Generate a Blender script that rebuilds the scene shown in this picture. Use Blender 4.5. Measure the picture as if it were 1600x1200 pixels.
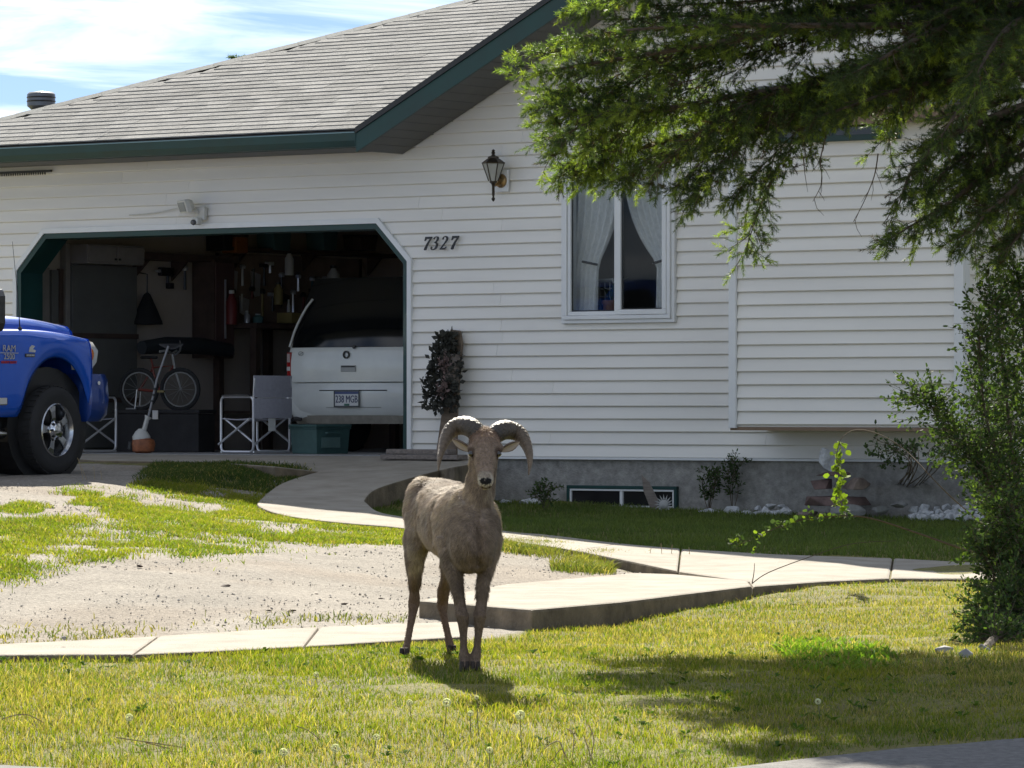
import bpy, bmesh, math, random
import numpy as np
from mathutils import Vector, Matrix, Euler
R = math.radians
random.seed(7); rng = np.random.default_rng(7)
scene = bpy.context.scene
for o in list(bpy.data.objects): bpy.data.objects.remove(o)
C = scene.collection

# ---------------------------------------------------------------- camera
F = 7000.0                      # focal length in photo pixels (1600 wide), a long phone zoom
CAMZ, HOR = 1.25, 640.0
cam_d = bpy.data.cameras.new('camera'); cam = bpy.data.objects.new('camera', cam_d); C.objects.link(cam)
cam.location = (0, 0, CAMZ); cam.rotation_euler = (R(90), 0, 0)
cam_d.sensor_width = 36; cam_d.lens = F/1600*36; cam_d.shift_y = (HOR-600)/1600
cam_d.clip_start = 0.5; cam_d.clip_end = 3000
scene.camera = cam

# ---------------------------------------------------------------- sun, sky, exposure
SUN_EL, SUN_AZ = 36.0, -3.5     # azimuth from +Y, clockwise (negative: to the left)
w = bpy.data.worlds.new('World'); scene.world = w; w.use_nodes = True
nt = w.node_tree; nt.nodes.clear()
def wn(t, **k):
    n = nt.nodes.new(t)
    for a, b in k.items(): setattr(n, a, b)
    return n
wo = wn('ShaderNodeOutputWorld'); bg = wn('ShaderNodeBackground'); bg.inputs['Strength'].default_value = 0.085
sky = wn('ShaderNodeTexSky', sky_type='NISHITA', sun_disc=False, sun_elevation=R(SUN_EL), sun_rotation=R(SUN_AZ))
sky.air_density = 0.42; sky.dust_density = 0.0; sky.altitude = 1200; sky.ozone_density = 4.0
tc = wn('ShaderNodeTexCoord'); sx = wn('ShaderNodeSeparateXYZ'); nt.links.new(tc.outputs['Generated'], sx.inputs[0])
mz = wn('ShaderNodeMath', operation='ADD'); nt.links.new(sx.outputs['Z'], mz.inputs[0]); mz.inputs[1].default_value = 0.12
mzz = wn('ShaderNodeMath', operation='MAXIMUM'); nt.links.new(mz.outputs[0], mzz.inputs[0]); mzz.inputs[1].default_value = 0.05
dv = wn('ShaderNodeVectorMath', operation='DIVIDE'); nt.links.new(tc.outputs['Generated'], dv.inputs[0])
cb = wn('ShaderNodeCombineXYZ')
for i in range(3): nt.links.new(mzz.outputs[0], cb.inputs[i])
nt.links.new(cb.outputs[0], dv.inputs[1])
mp = wn('ShaderNodeMapping'); mp.inputs['Scale'].default_value = (2.2, 3.4, 1.0); mp.inputs['Rotation'].default_value = (0, 0, R(20)); mp.inputs['Location'].default_value = (0.35, 0.2, 0)
nt.links.new(dv.outputs[0], mp.inputs[0])
nz = wn('ShaderNodeTexNoise'); nz.inputs['Scale'].default_value = 1.1; nz.inputs['Detail'].default_value = 8; nz.inputs['Roughness'].default_value = 0.58; nz.inputs['Distortion'].default_value = 0.5
nt.links.new(mp.outputs[0], nz.inputs[0])
cr = wn('ShaderNodeValToRGB'); cr.color_ramp.elements[0].position = 0.43; cr.color_ramp.elements[1].position = 0.78
cr.color_ramp.elements[1].color = (0.85, 0.85, 0.85, 1)
nt.links.new(nz.outputs['Fac'], cr.inputs[0])
mx = wn('ShaderNodeMix', data_type='RGBA'); nt.links.new(cr.outputs[0], mx.inputs[0]); gm = wn('ShaderNodeGamma'); gm.inputs[1].default_value = 0.68; nt.links.new(sky.outputs[0], gm.inputs[0]); nt.links.new(gm.outputs[0], mx.inputs[6])
mx.inputs[7].default_value = (8.0, 8.1, 8.2, 1)
nt.links.new(mx.outputs[2], bg.inputs[0]); nt.links.new(bg.outputs[0], wo.inputs[0])
sd = bpy.data.lights.new('sun', 'SUN'); so = bpy.data.objects.new('sun', sd); C.objects.link(so)
sd.energy = 3.7; sd.angle = R(0.53); sd.color = (1.0, 0.93, 0.80)
so.rotation_euler = (R(-(90-SUN_EL)), 0, R(-SUN_AZ)); so.location = (-3, 30, 25)
scene.view_settings.view_transform = 'Standard'; scene.view_settings.look = 'None'
scene.view_settings.gamma = 1; scene.view_settings.use_curve_mapping = False
scene.view_settings.exposure = 1.6

# ---------------------------------------------------------------- helpers
def P(px, py, Y): return Vector(((px-800)/F*Y, Y, CAMZ-(py-HOR)/F*Y))
def Pz(px, py, z):
    Y = (CAMZ-z)*F/(py-HOR); return Vector(((px-800)/F*Y, Y, z))
TH = R(36.0); CT, ST = math.cos(TH), math.sin(TH)
FLOOR = 0.823                                   # garage floor level
HO = Vector((-0.949, 41.52, FLOOR))             # right garage jamb, foot
HM = Matrix.Translation(HO) @ Matrix.Rotation(-TH, 4, 'Z')
HI = HM.inverted()
def H(u, v, h=0.0): return HM @ Vector((u, v, h))   # house coords: along wall, into house, above garage floor
def W(px, py, v=0.0):
    """photo pixel -> (u, h) on the plane v of the house"""
    d = Vector(((px-800)/F, 1.0, -(py-HOR)/F)); n = Vector((ST, CT, 0)); o = Vector((0, 0, CAMZ))
    p0 = H(0, v, 0); t = (p0-o).dot(n)/d.dot(n); q = HI @ (o+d*t); return q.x, q.z
def tag(o, label=None, cat=None, group=None, kind=None):
    if label: o['label'] = label
    if cat: o['category'] = cat
    if group: o['group'] = group
    if kind: o['kind'] = kind
    return o
def empty(name, loc=(0,0,0), rz=0.0, parent=None):
    o = bpy.data.objects.new(name, None); C.objects.link(o); o.location = loc; o.rotation_euler = (0, 0, rz); o.empty_display_size = 0.1
    if parent: o.parent = parent
    return o
def hthing(name, u, v, h, label, cat, rz=0.0, group=None):
    return tag(empty(name, H(u, v, h), -TH+rz), label, cat, group)
class MB:
    def __init__(s): s.v = []; s.f = []
    def add(s, vs, fs, M=None):
        n = len(s.v); s.v += [(M @ Vector(p)) if M is not None else Vector(p) for p in vs]; s.f += [tuple(i+n for i in f) for f in fs]; return s
    def box(s, x0, x1, y0, y1, z0, z1, M=None):
        return s.add([(x0,y0,z0),(x1,y0,z0),(x1,y1,z0),(x0,y1,z0),(x0,y0,z1),(x1,y0,z1),(x1,y1,z1),(x0,y1,z1)],
                     [(0,3,2,1),(4,5,6,7),(0,1,5,4),(1,2,6,5),(2,3,7,6),(3,0,4,7)], M)
    def prism(s, pts, vec, M=None):
        n = len(pts); vec = Vector(vec); a = [Vector(p) for p in pts]
        return s.add(a+[p+vec for p in a], [tuple(range(n))[::-1], tuple(range(n, 2*n))]+[(i,(i+1)%n,n+(i+1)%n,n+i) for i in range(n)], M)
    def loft(s, rings, cap=True, closed=False, M=None):
        n = len(rings[0]); vs = [p for r in rings for p in r]; fs = []
        m = len(rings)
        for k in range(m if closed else m-1):
            for i in range(n):
                j = (i+1) % n; k2 = (k+1) % m
                fs.append((k*n+i, k*n+j, k2*n+j, k2*n+i))
        if cap and not closed: fs += [tuple(range(n))[::-1], tuple(range((m-1)*n, m*n))]
        return s.add(vs, fs, M)
    def tube(s, pts, r, n=8, cap=True, closed=False, M=None):
        pts = [Vector(p) for p in pts]; m = len(pts); rs = r if isinstance(r, (list, tuple)) else [r]*m
        rings = []; pa = None
        for i, p in enumerate(pts):
            t = (pts[(i+1)%m]-pts[i-1]) if closed else (pts[min(i+1, m-1)]-pts[max(i-1, 0)])
            t.normalize()
            a = t.cross(Vector((0,0,1)) if abs(t.z) < 0.9 else Vector((1,0,0))) if pa is None else pa-t*pa.dot(t)
            if a.length < 1e-5: a = t.cross(Vector((0.3,1,0.2)))
            a.normalize(); b = t.cross(a); pa = a
            rings.append([p+(a*math.cos(2*math.pi*k/n)+b*math.sin(2*math.pi*k/n))*rs[i] for k in range(n)])
        return s.loft(rings, cap, closed, M)
    def lathe(s, prof, n=16, M=None, cap=True):
        return s.loft([[(r*math.cos(2*math.pi*k/n), r*math.sin(2*math.pi*k/n), z) for k in range(n)] for r, z in prof], cap, False, M)
    def mesh(s, name, mat):
        me = bpy.data.meshes.new(name); me.from_pydata([tuple(p) for p in s.v], [], s.f)
        bm = bmesh.new(); bm.from_mesh(me); bmesh.ops.recalc_face_normals(bm, faces=bm.faces[:]); bm.to_mesh(me); bm.free()
        if mat: me.materials.append(mat)
        return me
    def build(s, name, mat, parent=None, smooth=False, bevel=0, seg=2):
        me = s.mesh(name, mat); o = bpy.data.objects.new(name, me); C.objects.link(o)
        if parent: o.parent = parent
        if smooth:
            me.shade_smooth()
            if smooth != 2: me.set_sharp_from_angle(angle=R(40))
        if bevel:
            b = o.modifiers.new('bevel', 'BEVEL'); b.width = bevel; b.segments = seg; b.limit_method = 'ANGLE'; b.angle_limit = R(35)
        return o
def box(name, m, parent, x0, x1, y0, y1, z0, z1, bevel=0, M=None): return MB().box(x0,x1,y0,y1,z0,z1,M).build(name, m, parent, bevel=bevel)
def arrays_obj(name, mat, V, T, col=None, parent=None, smooth=False):
    me = bpy.data.meshes.new(name); V = np.ascontiguousarray(V, np.float32); T = np.ascontiguousarray(T, np.int32)
    me.vertices.add(len(V)); me.vertices.foreach_set('co', V.ravel())
    k = T.shape[1]; me.loops.add(T.size); me.loops.foreach_set('vertex_index', T.ravel())
    me.polygons.add(len(T)); me.polygons.foreach_set('loop_start', np.arange(0, T.size, k, dtype=np.int32)); 
    me.update(calc_edges=True)
    if col is not None:
        a = me.color_attributes.new('Col', 'FLOAT_COLOR', 'POINT')
        a.data.foreach_set('color', np.concatenate([col, np.ones((len(col),1))], 1).astype(np.float32).ravel())
    if mat: me.materials.append(mat)
    me.shade_smooth() if smooth else me.shade_flat()
    o = bpy.data.objects.new(name, me); C.objects.link(o)
    if parent: o.parent = parent
    return o
def clone(o, parent=None):
    c = o.copy(); C.objects.link(c)
    if parent is not None: c.parent = parent
    for ch in list(o.children): clone(ch, c)
    return c
# value noise (numpy) for scattering
_perm = rng.random((64, 64))
def vnoise(x, y, s=1.0):
    x = np.asarray(x)/s; y = np.asarray(y)/s
    xi = np.floor(x).astype(int); yi = np.floor(y).astype(int); fx = x-xi; fy = y-yi
    fx = fx*fx*(3-2*fx); fy = fy*fy*(3-2*fy)
    g = lambda a, b: _perm[a % 64, b % 64]
    return (g(xi,yi)*(1-fx)+g(xi+1,yi)*fx)*(1-fy)+(g(xi,yi+1)*(1-fx)+g(xi+1,yi+1)*fx)*fy
def fbm(x, y, s=1.0): return vnoise(x,y,s)*.55+vnoise(np.asarray(x)+17.3,np.asarray(y)+5.1,s/2.1)*.3+vnoise(np.asarray(x)+3.7,np.asarray(y)+41.9,s/4.3)*.15
def inpoly(x, y, poly):
    x = np.asarray(x); y = np.asarray(y); r = np.zeros(x.shape, bool); n = len(poly)
    for i in range(n):
        x1, y1 = poly[i][0], poly[i][1]; x2, y2 = poly[(i+1)%n][0], poly[(i+1)%n][1]
        if y1 == y2: continue
        c = ((y1 > y) != (y2 > y)) & (x < (x2-x1)*(y-y1)/(y2-y1)+x1); r ^= c
    return r

# ---------------------------------------------------------------- materials
def mat(name, col, rough=0.6, metal=0.0, var=0.12, scale=6.0, bump=0.0, bscale=60.0, stretch=(1,1,1), attr=False, trans=0.0, spec=0.5, col2=None, coat=0.0, rvar=0.0, emit=None, alpha=1.0, random_obj=0.0, detail=5.0):
    m = bpy.data.materials.new(name); m.use_nodes = True; n = m.node_tree; n.nodes.clear(); L = n.links.new
    out = n.nodes.new('ShaderNodeOutputMaterial'); b = n.nodes.new('ShaderNodeBsdfPrincipled'); L(b.outputs[0], out.inputs[0])
    b.inputs['Roughness'].default_value = rough; b.inputs['Metallic'].default_value = metal; b.inputs['Specular IOR Level'].default_value = spec
    b.inputs['Coat Weight'].default_value = coat; b.inputs['Coat Roughness'].default_value = 0.05
    tcn = n.nodes.new('ShaderNodeTexCoord'); mpn = n.nodes.new('ShaderNodeMapping'); mpn.inputs['Scale'].default_value = stretch; L(tcn.outputs['Object'], mpn.inputs[0])
    colsock = None
    nzn = n.nodes.new('ShaderNodeTexNoise'); nzn.inputs['Scale'].default_value = scale; nzn.inputs['Detail'].default_value = detail; nzn.inputs['Roughness'].default_value = 0.6; L(mpn.outputs[0], nzn.inputs[0])
    mixn = n.nodes.new('ShaderNodeMix'); mixn.data_type = 'RGBA'
    mr = n.nodes.new('ShaderNodeMapRange'); mr.inputs['From Min'].default_value = 0.3; mr.inputs['From Max'].default_value = 0.7; L(nzn.outputs['Fac'], mr.inputs['Value']); L(mr.outputs[0], mixn.inputs[0])
    if attr:
        at = n.nodes.new('ShaderNodeAttribute'); at.attribute_name = 'Col'
        lo = n.nodes.new('ShaderNodeMix'); lo.data_type='RGBA'; lo.blend_type='MULTIPLY'; lo.inputs[0].default_value = 1; L(at.outputs['Color'], lo.inputs[6]); lo.inputs[7].default_value = (1-var,)*3+(1,)
        hi = n.nodes.new('ShaderNodeMix'); hi.data_type='RGBA'; hi.blend_type='MULTIPLY'; hi.inputs[0].default_value = 1; L(at.outputs['Color'], hi.inputs[6]); hi.inputs[7].default_value = (1+var,)*3+(1,)
        L(lo.outputs[2], mixn.inputs[6]); L(hi.outputs[2], mixn.inputs[7])
    else:
        c2 = col2 if col2 else tuple(min(1, c*(1+var)) for c in col); c1 = col if col2 else tuple(c*(1-var) for c in col)
        mixn.inputs[6].default_value = (*c1, 1); mixn.inputs[7].default_value = (*c2, 1)
    colsock = mixn.outputs[2]
    if random_obj:
        oi = n.nodes.new('ShaderNodeObjectInfo'); m2 = n.nodes.new('ShaderNodeMapRange'); m2.inputs['To Min'].default_value = 1-random_obj; m2.inputs['To Max'].default_value = 1+random_obj; L(oi.outputs['Random'], m2.inputs['Value'])
        mm = n.nodes.new('ShaderNodeVectorMath'); mm.operation = 'SCALE'; L(colsock, mm.inputs[0]); L(m2.outputs[0], mm.inputs['Scale']); colsock = mm.outputs[0]
    L(colsock, b.inputs['Base Color'])
    if rvar:
        m3 = n.nodes.new('ShaderNodeMapRange'); m3.inputs['To Min'].default_value = max(0, rough-rvar); m3.inputs['To Max'].default_value = min(1, rough+rvar); L(nzn.outputs['Fac'], m3.inputs['Value']); L(m3.outputs[0], b.inputs['Roughness'])
    if bump:
        n2 = n.nodes.new('ShaderNodeTexNoise'); n2.inputs['Scale'].default_value = bscale; n2.inputs['Detail'].default_value = 6; L(mpn.outputs[0], n2.inputs[0])
        bn = n.nodes.new('ShaderNodeBump'); bn.inputs['Strength'].default_value = bump; bn.inputs['Distance'].default_value = 0.02; L(n2.outputs['Fac'], bn.inputs['Height']); L(bn.outputs[0], b.inputs['Normal'])
    if emit: b.inputs['Emission Color'].default_value = (*emit, 1); b.inputs['Emission Strength'].default_value = 1
    if alpha < 1: b.inputs['Alpha'].default_value = alpha
    if trans:
        tr = n.nodes.new('ShaderNodeBsdfTranslucent'); L(colsock, tr.inputs[0]); ms = n.nodes.new('ShaderNodeMixShader'); ms.inputs[0].default_value = trans
        sc_ = n.nodes.new('ShaderNodeVectorMath'); sc_.operation = 'MULTIPLY'; L(colsock, sc_.inputs[0]); sc_.inputs[1].default_value = (1.35, 1.5, 0.6); L(sc_.outputs[0], tr.inputs[0])
        L(b.outputs[0], ms.inputs[1]); L(tr.outputs[0], ms.inputs[2]); L(ms.outputs[0], out.inputs[0])
    return m
def glass_mat(name, tint, gloss_rough=0.02, clear=0.75, spec=0.5):
    """thin window glass: mostly see-through, Fresnel reflection"""
    m = bpy.data.materials.new(name); m.use_nodes = True; n = m.node_tree; n.nodes.clear(); L = n.links.new
    out = n.nodes.new('ShaderNodeOutputMaterial'); t = n.nodes.new('ShaderNodeBsdfTransparent'); t.inputs[0].default_value = (*[c*clear for c in tint], 1)
    g = n.nodes.new('ShaderNodeBsdfGlossy'); g.inputs['Roughness'].default_value = gloss_rough; g.inputs[0].default_value = (1,1,1,1)
    fr = n.nodes.new('ShaderNodeFresnel'); fr.inputs[0].default_value = 1.2; ms = n.nodes.new('ShaderNodeMixShader')
    L(fr.outputs[0], ms.inputs[0]); L(t.outputs[0], ms.inputs[1]); L(g.outputs[0], ms.inputs[2]); L(ms.outputs[0], out.inputs[0]); return m
M = {}
M['siding'] = mat('siding', (0.80,0.775,0.72), 0.45, var=0.06, scale=1.2, bump=0.03, bscale=90, stretch=(0.4,1,3), random_obj=0.025)
M['trim'] = mat('white_trim', (0.74,0.75,0.75), 0.4, var=0.04, scale=4)
M['green'] = mat('green_trim', (0.006,0.042,0.038), 0.45, var=0.25, scale=2.5, rvar=0.15)
M['soffit'] = mat('soffit', (0.10,0.10,0.095), 0.6, var=0.08, scale=5, random_obj=0.05)
M['concrete_wall'] = mat('foundation_concrete', (0.29,0.28,0.26), 0.9, var=0.3, scale=14, bump=0.5, bscale=60, detail=9)
M['concrete'] = mat('concrete', (0.25,0.22,0.175), 0.92, col2=(0.37,0.335,0.28), scale=3.2, bump=0.4, bscale=110, detail=12)
M['concrete_side'] = mat('concrete_side', (0.17,0.135,0.09), 0.95, var=0.4, scale=6, bump=0.5, bscale=50)  # slab sides: dirty brown, with the shade on them put into the tone
M['floor'] = mat('garage_floor', (0.30,0.30,0.30), 0.7, var=0.25, scale=2, bump=0.05)
M['shingle'] = mat('shingle', (1,1,1), 0.95, var=0.18, scale=45, attr=True, bump=0.6, bscale=260)
M['hipcap'] = mat('hip_cap', (0.16,0.17,0.17), 0.9, var=0.25, scale=30, bump=0.4, bscale=200, random_obj=0.1)
M['black'] = mat('black_metal', (0.012,0.012,0.013), 0.4, var=0.3)
M['darkplastic'] = mat('dark_plastic', (0.025,0.025,0.028), 0.55, var=0.3)
M['chrome'] = mat('chrome', (0.75,0.76,0.78), 0.12, metal=1.0, var=0.05)
M['alu'] = mat('aluminium', (0.62,0.63,0.66), 0.32, metal=0.7, var=0.08)
M['drywall'] = mat('garage_drywall', (0.48,0.42,0.37), 0.9, var=0.12, scale=1.3)
M['wood'] = mat('weathered_wood', (0.16,0.12,0.085), 0.8, var=0.35, scale=8, stretch=(1,1,6), bump=0.3, bscale=30)
M['woodgrey'] = mat('grey_planks', (0.20,0.17,0.15), 0.85, var=0.35, scale=8, stretch=(0.6,6,6), bump=0.3, bscale=30)
M['woodpale'] = mat('pale_lumber', (0.42,0.36,0.28), 0.8, var=0.15, scale=5, stretch=(1,1,4))
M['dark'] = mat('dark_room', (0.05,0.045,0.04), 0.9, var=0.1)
M['glass'] = glass_mat('window_glass', (0.93,0.95,0.96), clear=0.93)
# ================================================================ GROUND
Ledge = [(496,737,.69),(442,754,.61),(410,777,.51),(404,790,.463),(442,804,.405),(521,815,.375),(635,825,.335),(785,843,.285),(900,860,.24),(1059,892,.165)]
Redge = [(660,741,.68),(592,762,.575),(571,779,.50),(575,787,.463),(592,799,.42),(635,808,.385),(785,829,.31),(860,836,.285),(970,849,.25),(1063,857,.235)]
SLABZ = 0.155
front = [(831,952,SLABZ),(970,940,SLABZ),(1075,927,SLABZ),(1175,915,SLABZ),(1285,907,SLABZ),(1390,903,.150),(1516,904,.145)]
foot = [.028,.022,.055,.078,.118,.12,.12]
Lw = [Pz(*q) for q in Ledge]; Rw = [Pz(*q) for q in Redge]; Fw = [Pz(*q) for q in front]
cps = []
def cp(px, py, z): p = Pz(px, py, z); cps.append((p.x, p.y, z))
for px in (-300, 0, 200, 400, 720, 1000, 1300, 1600, 1900): cp(px, 1047, .0)
for px in (-200, 0, 208, 400, 560): cp(px, 1030, .022)
for px in (-300, 0, 400, 800, 1200, 1600, 1900): cp(px, 1105, -.06); cp(px, 1200, -.16)
for X in (-5, -2, 1, 4): cps.append((X, 15.5, -.24))
for p, z in zip(Fw, foot): cps.append((p.x+.05, p.y-.06, z)); cps.append((p.x+.25, p.y-.7, z-.02))
for px, py, z in [(208,994,.03),(417,982,.04),(0,1004,.03),(625,972,.05),(660,940,.08),(300,920,.18),(100,940,.14),(-150,940,.16),(500,900,.2),(900,892,.16),(1040,897,.11),(760,915,.12),(300,870,.3),(600,860,.28),(800,870,.22),(1000,882,.15),
    (100,850,.35),(-200,850,.4),(300,820,.41),(500,838,.32),(100,800,.49),(0,765,.6),(-200,770,.6),(227,752,.63),(90,742,.68),(-100,745,.68),(358,767,.55),(330,735,.7),(1400,960,.07),(1550,950,.08),(1300,1000,.03),(1700,960,.06)]: cp(px, py, z)
for p in Lw: cps.append((p.x, p.y, p.z-.035))
for p, q, dz in zip(Rw, Rw[1:]+[Rw[-1]], [.25,.19,.13,.1,.07,.05,.04,.035,.035,.035]): cps.append((p.x+.06, p.y+.05, p.z-dz))
for a, b in zip(Lw, Rw): m_ = (a+b)/2; cps.append((m_.x, m_.y, min(a.z, b.z)-.06))
for f_ in (.2,.4,.6,.8):
    for i_, dz_ in ((0,.16),(1,.10)): q_ = Lw[i_].lerp(Rw[i_], f_); cps.append((q_.x,q_.y,q_.z-dz_))
for u, z in [(.75,.44),(1.5,.42),(3,.36),(4.5,.33),(6,.31),(8,.30),(10,.3)]:
    for v, dz in ((0,0),(-1.2,-.02),(3,0)): p = H(u, v); cps.append((p.x, p.y, z+dz))
for u in (-9,-7,-5,-3,-1):
    for v, z in ((0,.76),(-1.1,.755),(2,.70),(6,.7)): p = H(u, v); cps.append((p.x, p.y, z))
p = H(-.2,-.2); cps.append((p.x,p.y,.72)); p = H(.3,.3); cps.append((p.x,p.y,.6))
for q in [(1526,882,.19),(1322,873,.19),(1212,868,.2),(1200,895,.11),(1400,892,.11),(1700,880,.17),(1800,905,.11)]: cp(*q)
cps = np.array(cps)
def _tps(r2): return np.where(r2 > 1e-9, 0.5*r2*np.log(np.maximum(r2, 1e-9)), 0)
_n = len(cps); _D = ((cps[:,None,:2]-cps[None,:,:2])**2).sum(-1); _K = _tps(_D)+np.eye(_n)*0.012
_Pm = np.c_[np.ones(_n), cps[:,:2]]; _A = np.block([[_K,_Pm],[_Pm.T,np.zeros((3,3))]])
_sol = np.linalg.solve(_A, np.r_[cps[:,2], 0, 0, 0])
def gz(x, y):
    x = np.clip(np.atleast_1d(np.asarray(x, float)), -7.5, 6.5); y = np.clip(np.atleast_1d(np.asarray(y, float)), 15.3, 44.5)
    sh = x.shape; x = x.ravel(); y = y.ravel(); o = np.empty(len(x))
    for i in range(0, len(x), 20000):
        xs, ys = x[i:i+20000], y[i:i+20000]
        o[i:i+20000] = _tps((xs[:,None]-cps[None,:,0])**2+(ys[:,None]-cps[None,:,1])**2) @ _sol[:_n]+_sol[_n]+_sol[_n+1]*xs+_sol[_n+2]*ys
    return o.reshape(sh)
# fast lookup grid for scattering
_gx = np.arange(-8, 7.01, .05); _gy = np.arange(15, 45.01, .08); _G = gz(*np.meshgrid(_gx, _gy))
def gzf(x, y):
    fx = np.clip((np.asarray(x, float)-_gx[0])/.05, 0, len(_gx)-1.001); fy = np.clip((np.asarray(y, float)-_gy[0])/.08, 0, len(_gy)-1.001)
    i = fx.astype(int); j = fy.astype(int); a = fx-i; b = fy-j
    return (_G[j,i]*(1-a)+_G[j,i+1]*a)*(1-b)+(_G[j+1,i]*(1-a)+_G[j+1,i+1]*a)*b
def hit(px, py):
    """where a photo pixel's line of sight meets the ground"""
    Y = np.arange(15.5, 44, .05); z = CAMZ-(py-HOR)/F*Y; g = gzf((px-800)/F*Y, Y); k = np.argmax(z < g); k = k if (z < g).any() else len(Y)-1; Y0 = Y[k]
    return Vector(((px-800)/F*Y0, Y0, float(g[k])))
def hits(pl): return [hit(*q) for q in pl]

# zone outlines (ground)
strip_back = [(-250,1018),(0,1006),(208,996),(417,983),(625,974),(730,971)]
strip_front = [(-250,1026),(0,1023),(208,1022),(333,1017),(500,1008),(660,998),(812,989)]
Sb = [Pz(a,b,.06) for a,b in strip_back]; Sf = [Pz(a,b,.05) for a,b in strip_front]
xs = np.concatenate([[-300,-60,-20,-11], np.arange(-7.5,6.51,.075), [10,20,60,300]])
ys = np.concatenate([[-300,-60,-10,5,11], np.arange(15.3,44.51,.085), [48,60,120,500]])
XX, YY = np.meshgrid(xs, ys); ZZ = gz(XX, YY)
micro = (fbm(XX, YY, .5)-.5)*.03+(vnoise(XX, YY, .11)-.5)*.012
ZZ = ZZ+micro*((YY>15.3)&(YY<44.4))
nx, ny = len(xs), len(ys); idx = np.arange(nx*ny).reshape(ny, nx)
quads = np.stack([idx[:-1,:-1],idx[:-1,1:],idx[1:,1:],idx[1:,:-1]], -1).reshape(-1,4)
# lawn / gravel split (world outlines)
drive_poly = [(-9, 44.5)]+[(p.x,p.y) for p in Lw]+[(Fw[3].x-.2, Fw[3].y+.3), (Fw[0].x,Fw[0].y)]+[(p.x,p.y) for p in reversed(Sf[:-1])]+[(-9, 21.7)]
g_in = inpoly(XX, YY, drive_poly)
nz1 = fbm(XX, YY, 1.1); nz2 = fbm(XX+9, YY-4, .35)
soil = np.array([.17,.155,.04]); gravel = np.array([.285,.255,.215]); dirt = np.array([.235,.19,.145])
col = np.where(g_in[...,None], gravel*(0.8+.4*nz2[...,None]), soil*(0.7+.6*nz2[...,None]))
outside = ((np.abs(XX) > .1215*YY+.6)|(YY < 17)) & ~g_in  # unseen ground, made paler to bounce more light onto the wall
col = np.where(outside[...,None], np.array([.23,.215,.115])*(0.8+.4*nz2[...,None]), col)
dm = np.clip((nz1-.5)*5, 0, 1)[...,None]*g_in[...,None]; col = col*(1-dm*.6)+dirt*(0.8+.4*nz2[...,None])*dm*.6
M['ground'] = mat('soil_and_gravel', (1,1,1), 0.95, var=0.38, scale=38, attr=True, bump=0.9, bscale=75, detail=8)
tag(arrays_obj('ground', M['ground'], np.stack([XX,YY,ZZ],-1).reshape(-1,3), quads, col.reshape(-1,3), smooth=True), kind='structure')

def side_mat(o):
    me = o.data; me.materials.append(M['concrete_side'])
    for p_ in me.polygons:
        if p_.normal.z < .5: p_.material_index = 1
def slab(name, poly, depth, parent, m=M['concrete'], bevel=.012):
    """a concrete slab: top outline (world points), side skirt going down"""
    mb = MB(); n = len(poly); top = [Vector(p) for p in poly]; bot = [p-Vector((0,0,depth)) for p in top]
    mb.add(top+bot, [tuple(range(n)), tuple(range(n,2*n))[::-1]]+[(i,(i+1)%n,n+(i+1)%n,n+i) for i in range(n)])
    o = mb.build(name, m, parent, bevel=bevel); side_mat(o); return o
def ribbon(name, A, B, parent, depth, sub=6, m=M['concrete']):
    """slab between two edge lines with a gently uneven top"""
    A2, B2 = [], []
    for L_, O_ in ((A, A2), (B, B2)):
        for i in range(len(L_)-1):
            for k in range(sub):
                t = k/sub; p0 = L_[max(i-1,0)]; p1 = L_[i]; p2 = L_[i+1]; p3 = L_[min(i+2,len(L_)-1)]
                O_.append(.5*((2*p1)+(p2-p0)*t+(2*p0-5*p1+4*p2-p3)*t*t+(3*p1-p0-3*p2+p3)*t**3))
        O_.append(L_[-1].copy())
    return A2, B2
A2, B2 = ribbon('walkway', Lw, Rw, None, .3)
walk = tag(empty('walkway'), kind='structure')
def strip_slab(A, B, depth, parent, name='slab'):
    mb = MB(); n = len(A); dz = Vector((0,0,depth))
    vs = []
    for a, b in zip(A, B): vs += [a, b, a-dz, b-dz]
    fs = []
    for i in range(n-1):
        o = 4*i; q = 4*i+4
        fs += [(o,o+1,q+1,q),(o+2,q+2,q+3,o+3),(o,q,q+2,o+2),(o+1,o+3,q+3,q+1)]
    fs += [(0,2,3,1),(4*n-4,4*n-3,4*n-1,4*n-2)]
    mb.add(vs, fs); o = mb.build(name, M['concrete'], parent, bevel=.014); side_mat(o); return o
def shrink(p, q, d=.006): return p+(q-p).normalized()*d
cuts = [0, 36, 42, 48, len(A2)-1]
for a, b in zip(cuts[:-1], cuts[1:]):
    AA = [p.copy() for p in A2[a:b+1]]; BB = [p.copy() for p in B2[a:b+1]]
    for L_ in (AA, BB): L_[0] = shrink(L_[0], L_[1],.003); L_[-1] = shrink(L_[-1], L_[-2],.003)
    strip_slab(AA, BB, .34, walk)
# apron in front of the garage (one slab, reaching right of the jamb, with a curved retaining edge)
apr = [H(-5.1,-.02,-.005), H(.02,-.02,-.005), H(.85,-.08,-.03), Pz(742,724,.765), Pz(710,729,.75), Pz(688,734,.715), Rw[0]+Vector((0,0,.0))]
apr += [shrink(Rw[0], Rw[1], .004)+Vector((-.02,0.02,0)), shrink(Lw[0], Rw[0], .02)+Vector((0,.02,0.002)), Pz(430,729,.745), Pz(330,722,.765), Pz(150,719,.775)]
slab('apron', apr, .45, walk)
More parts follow.
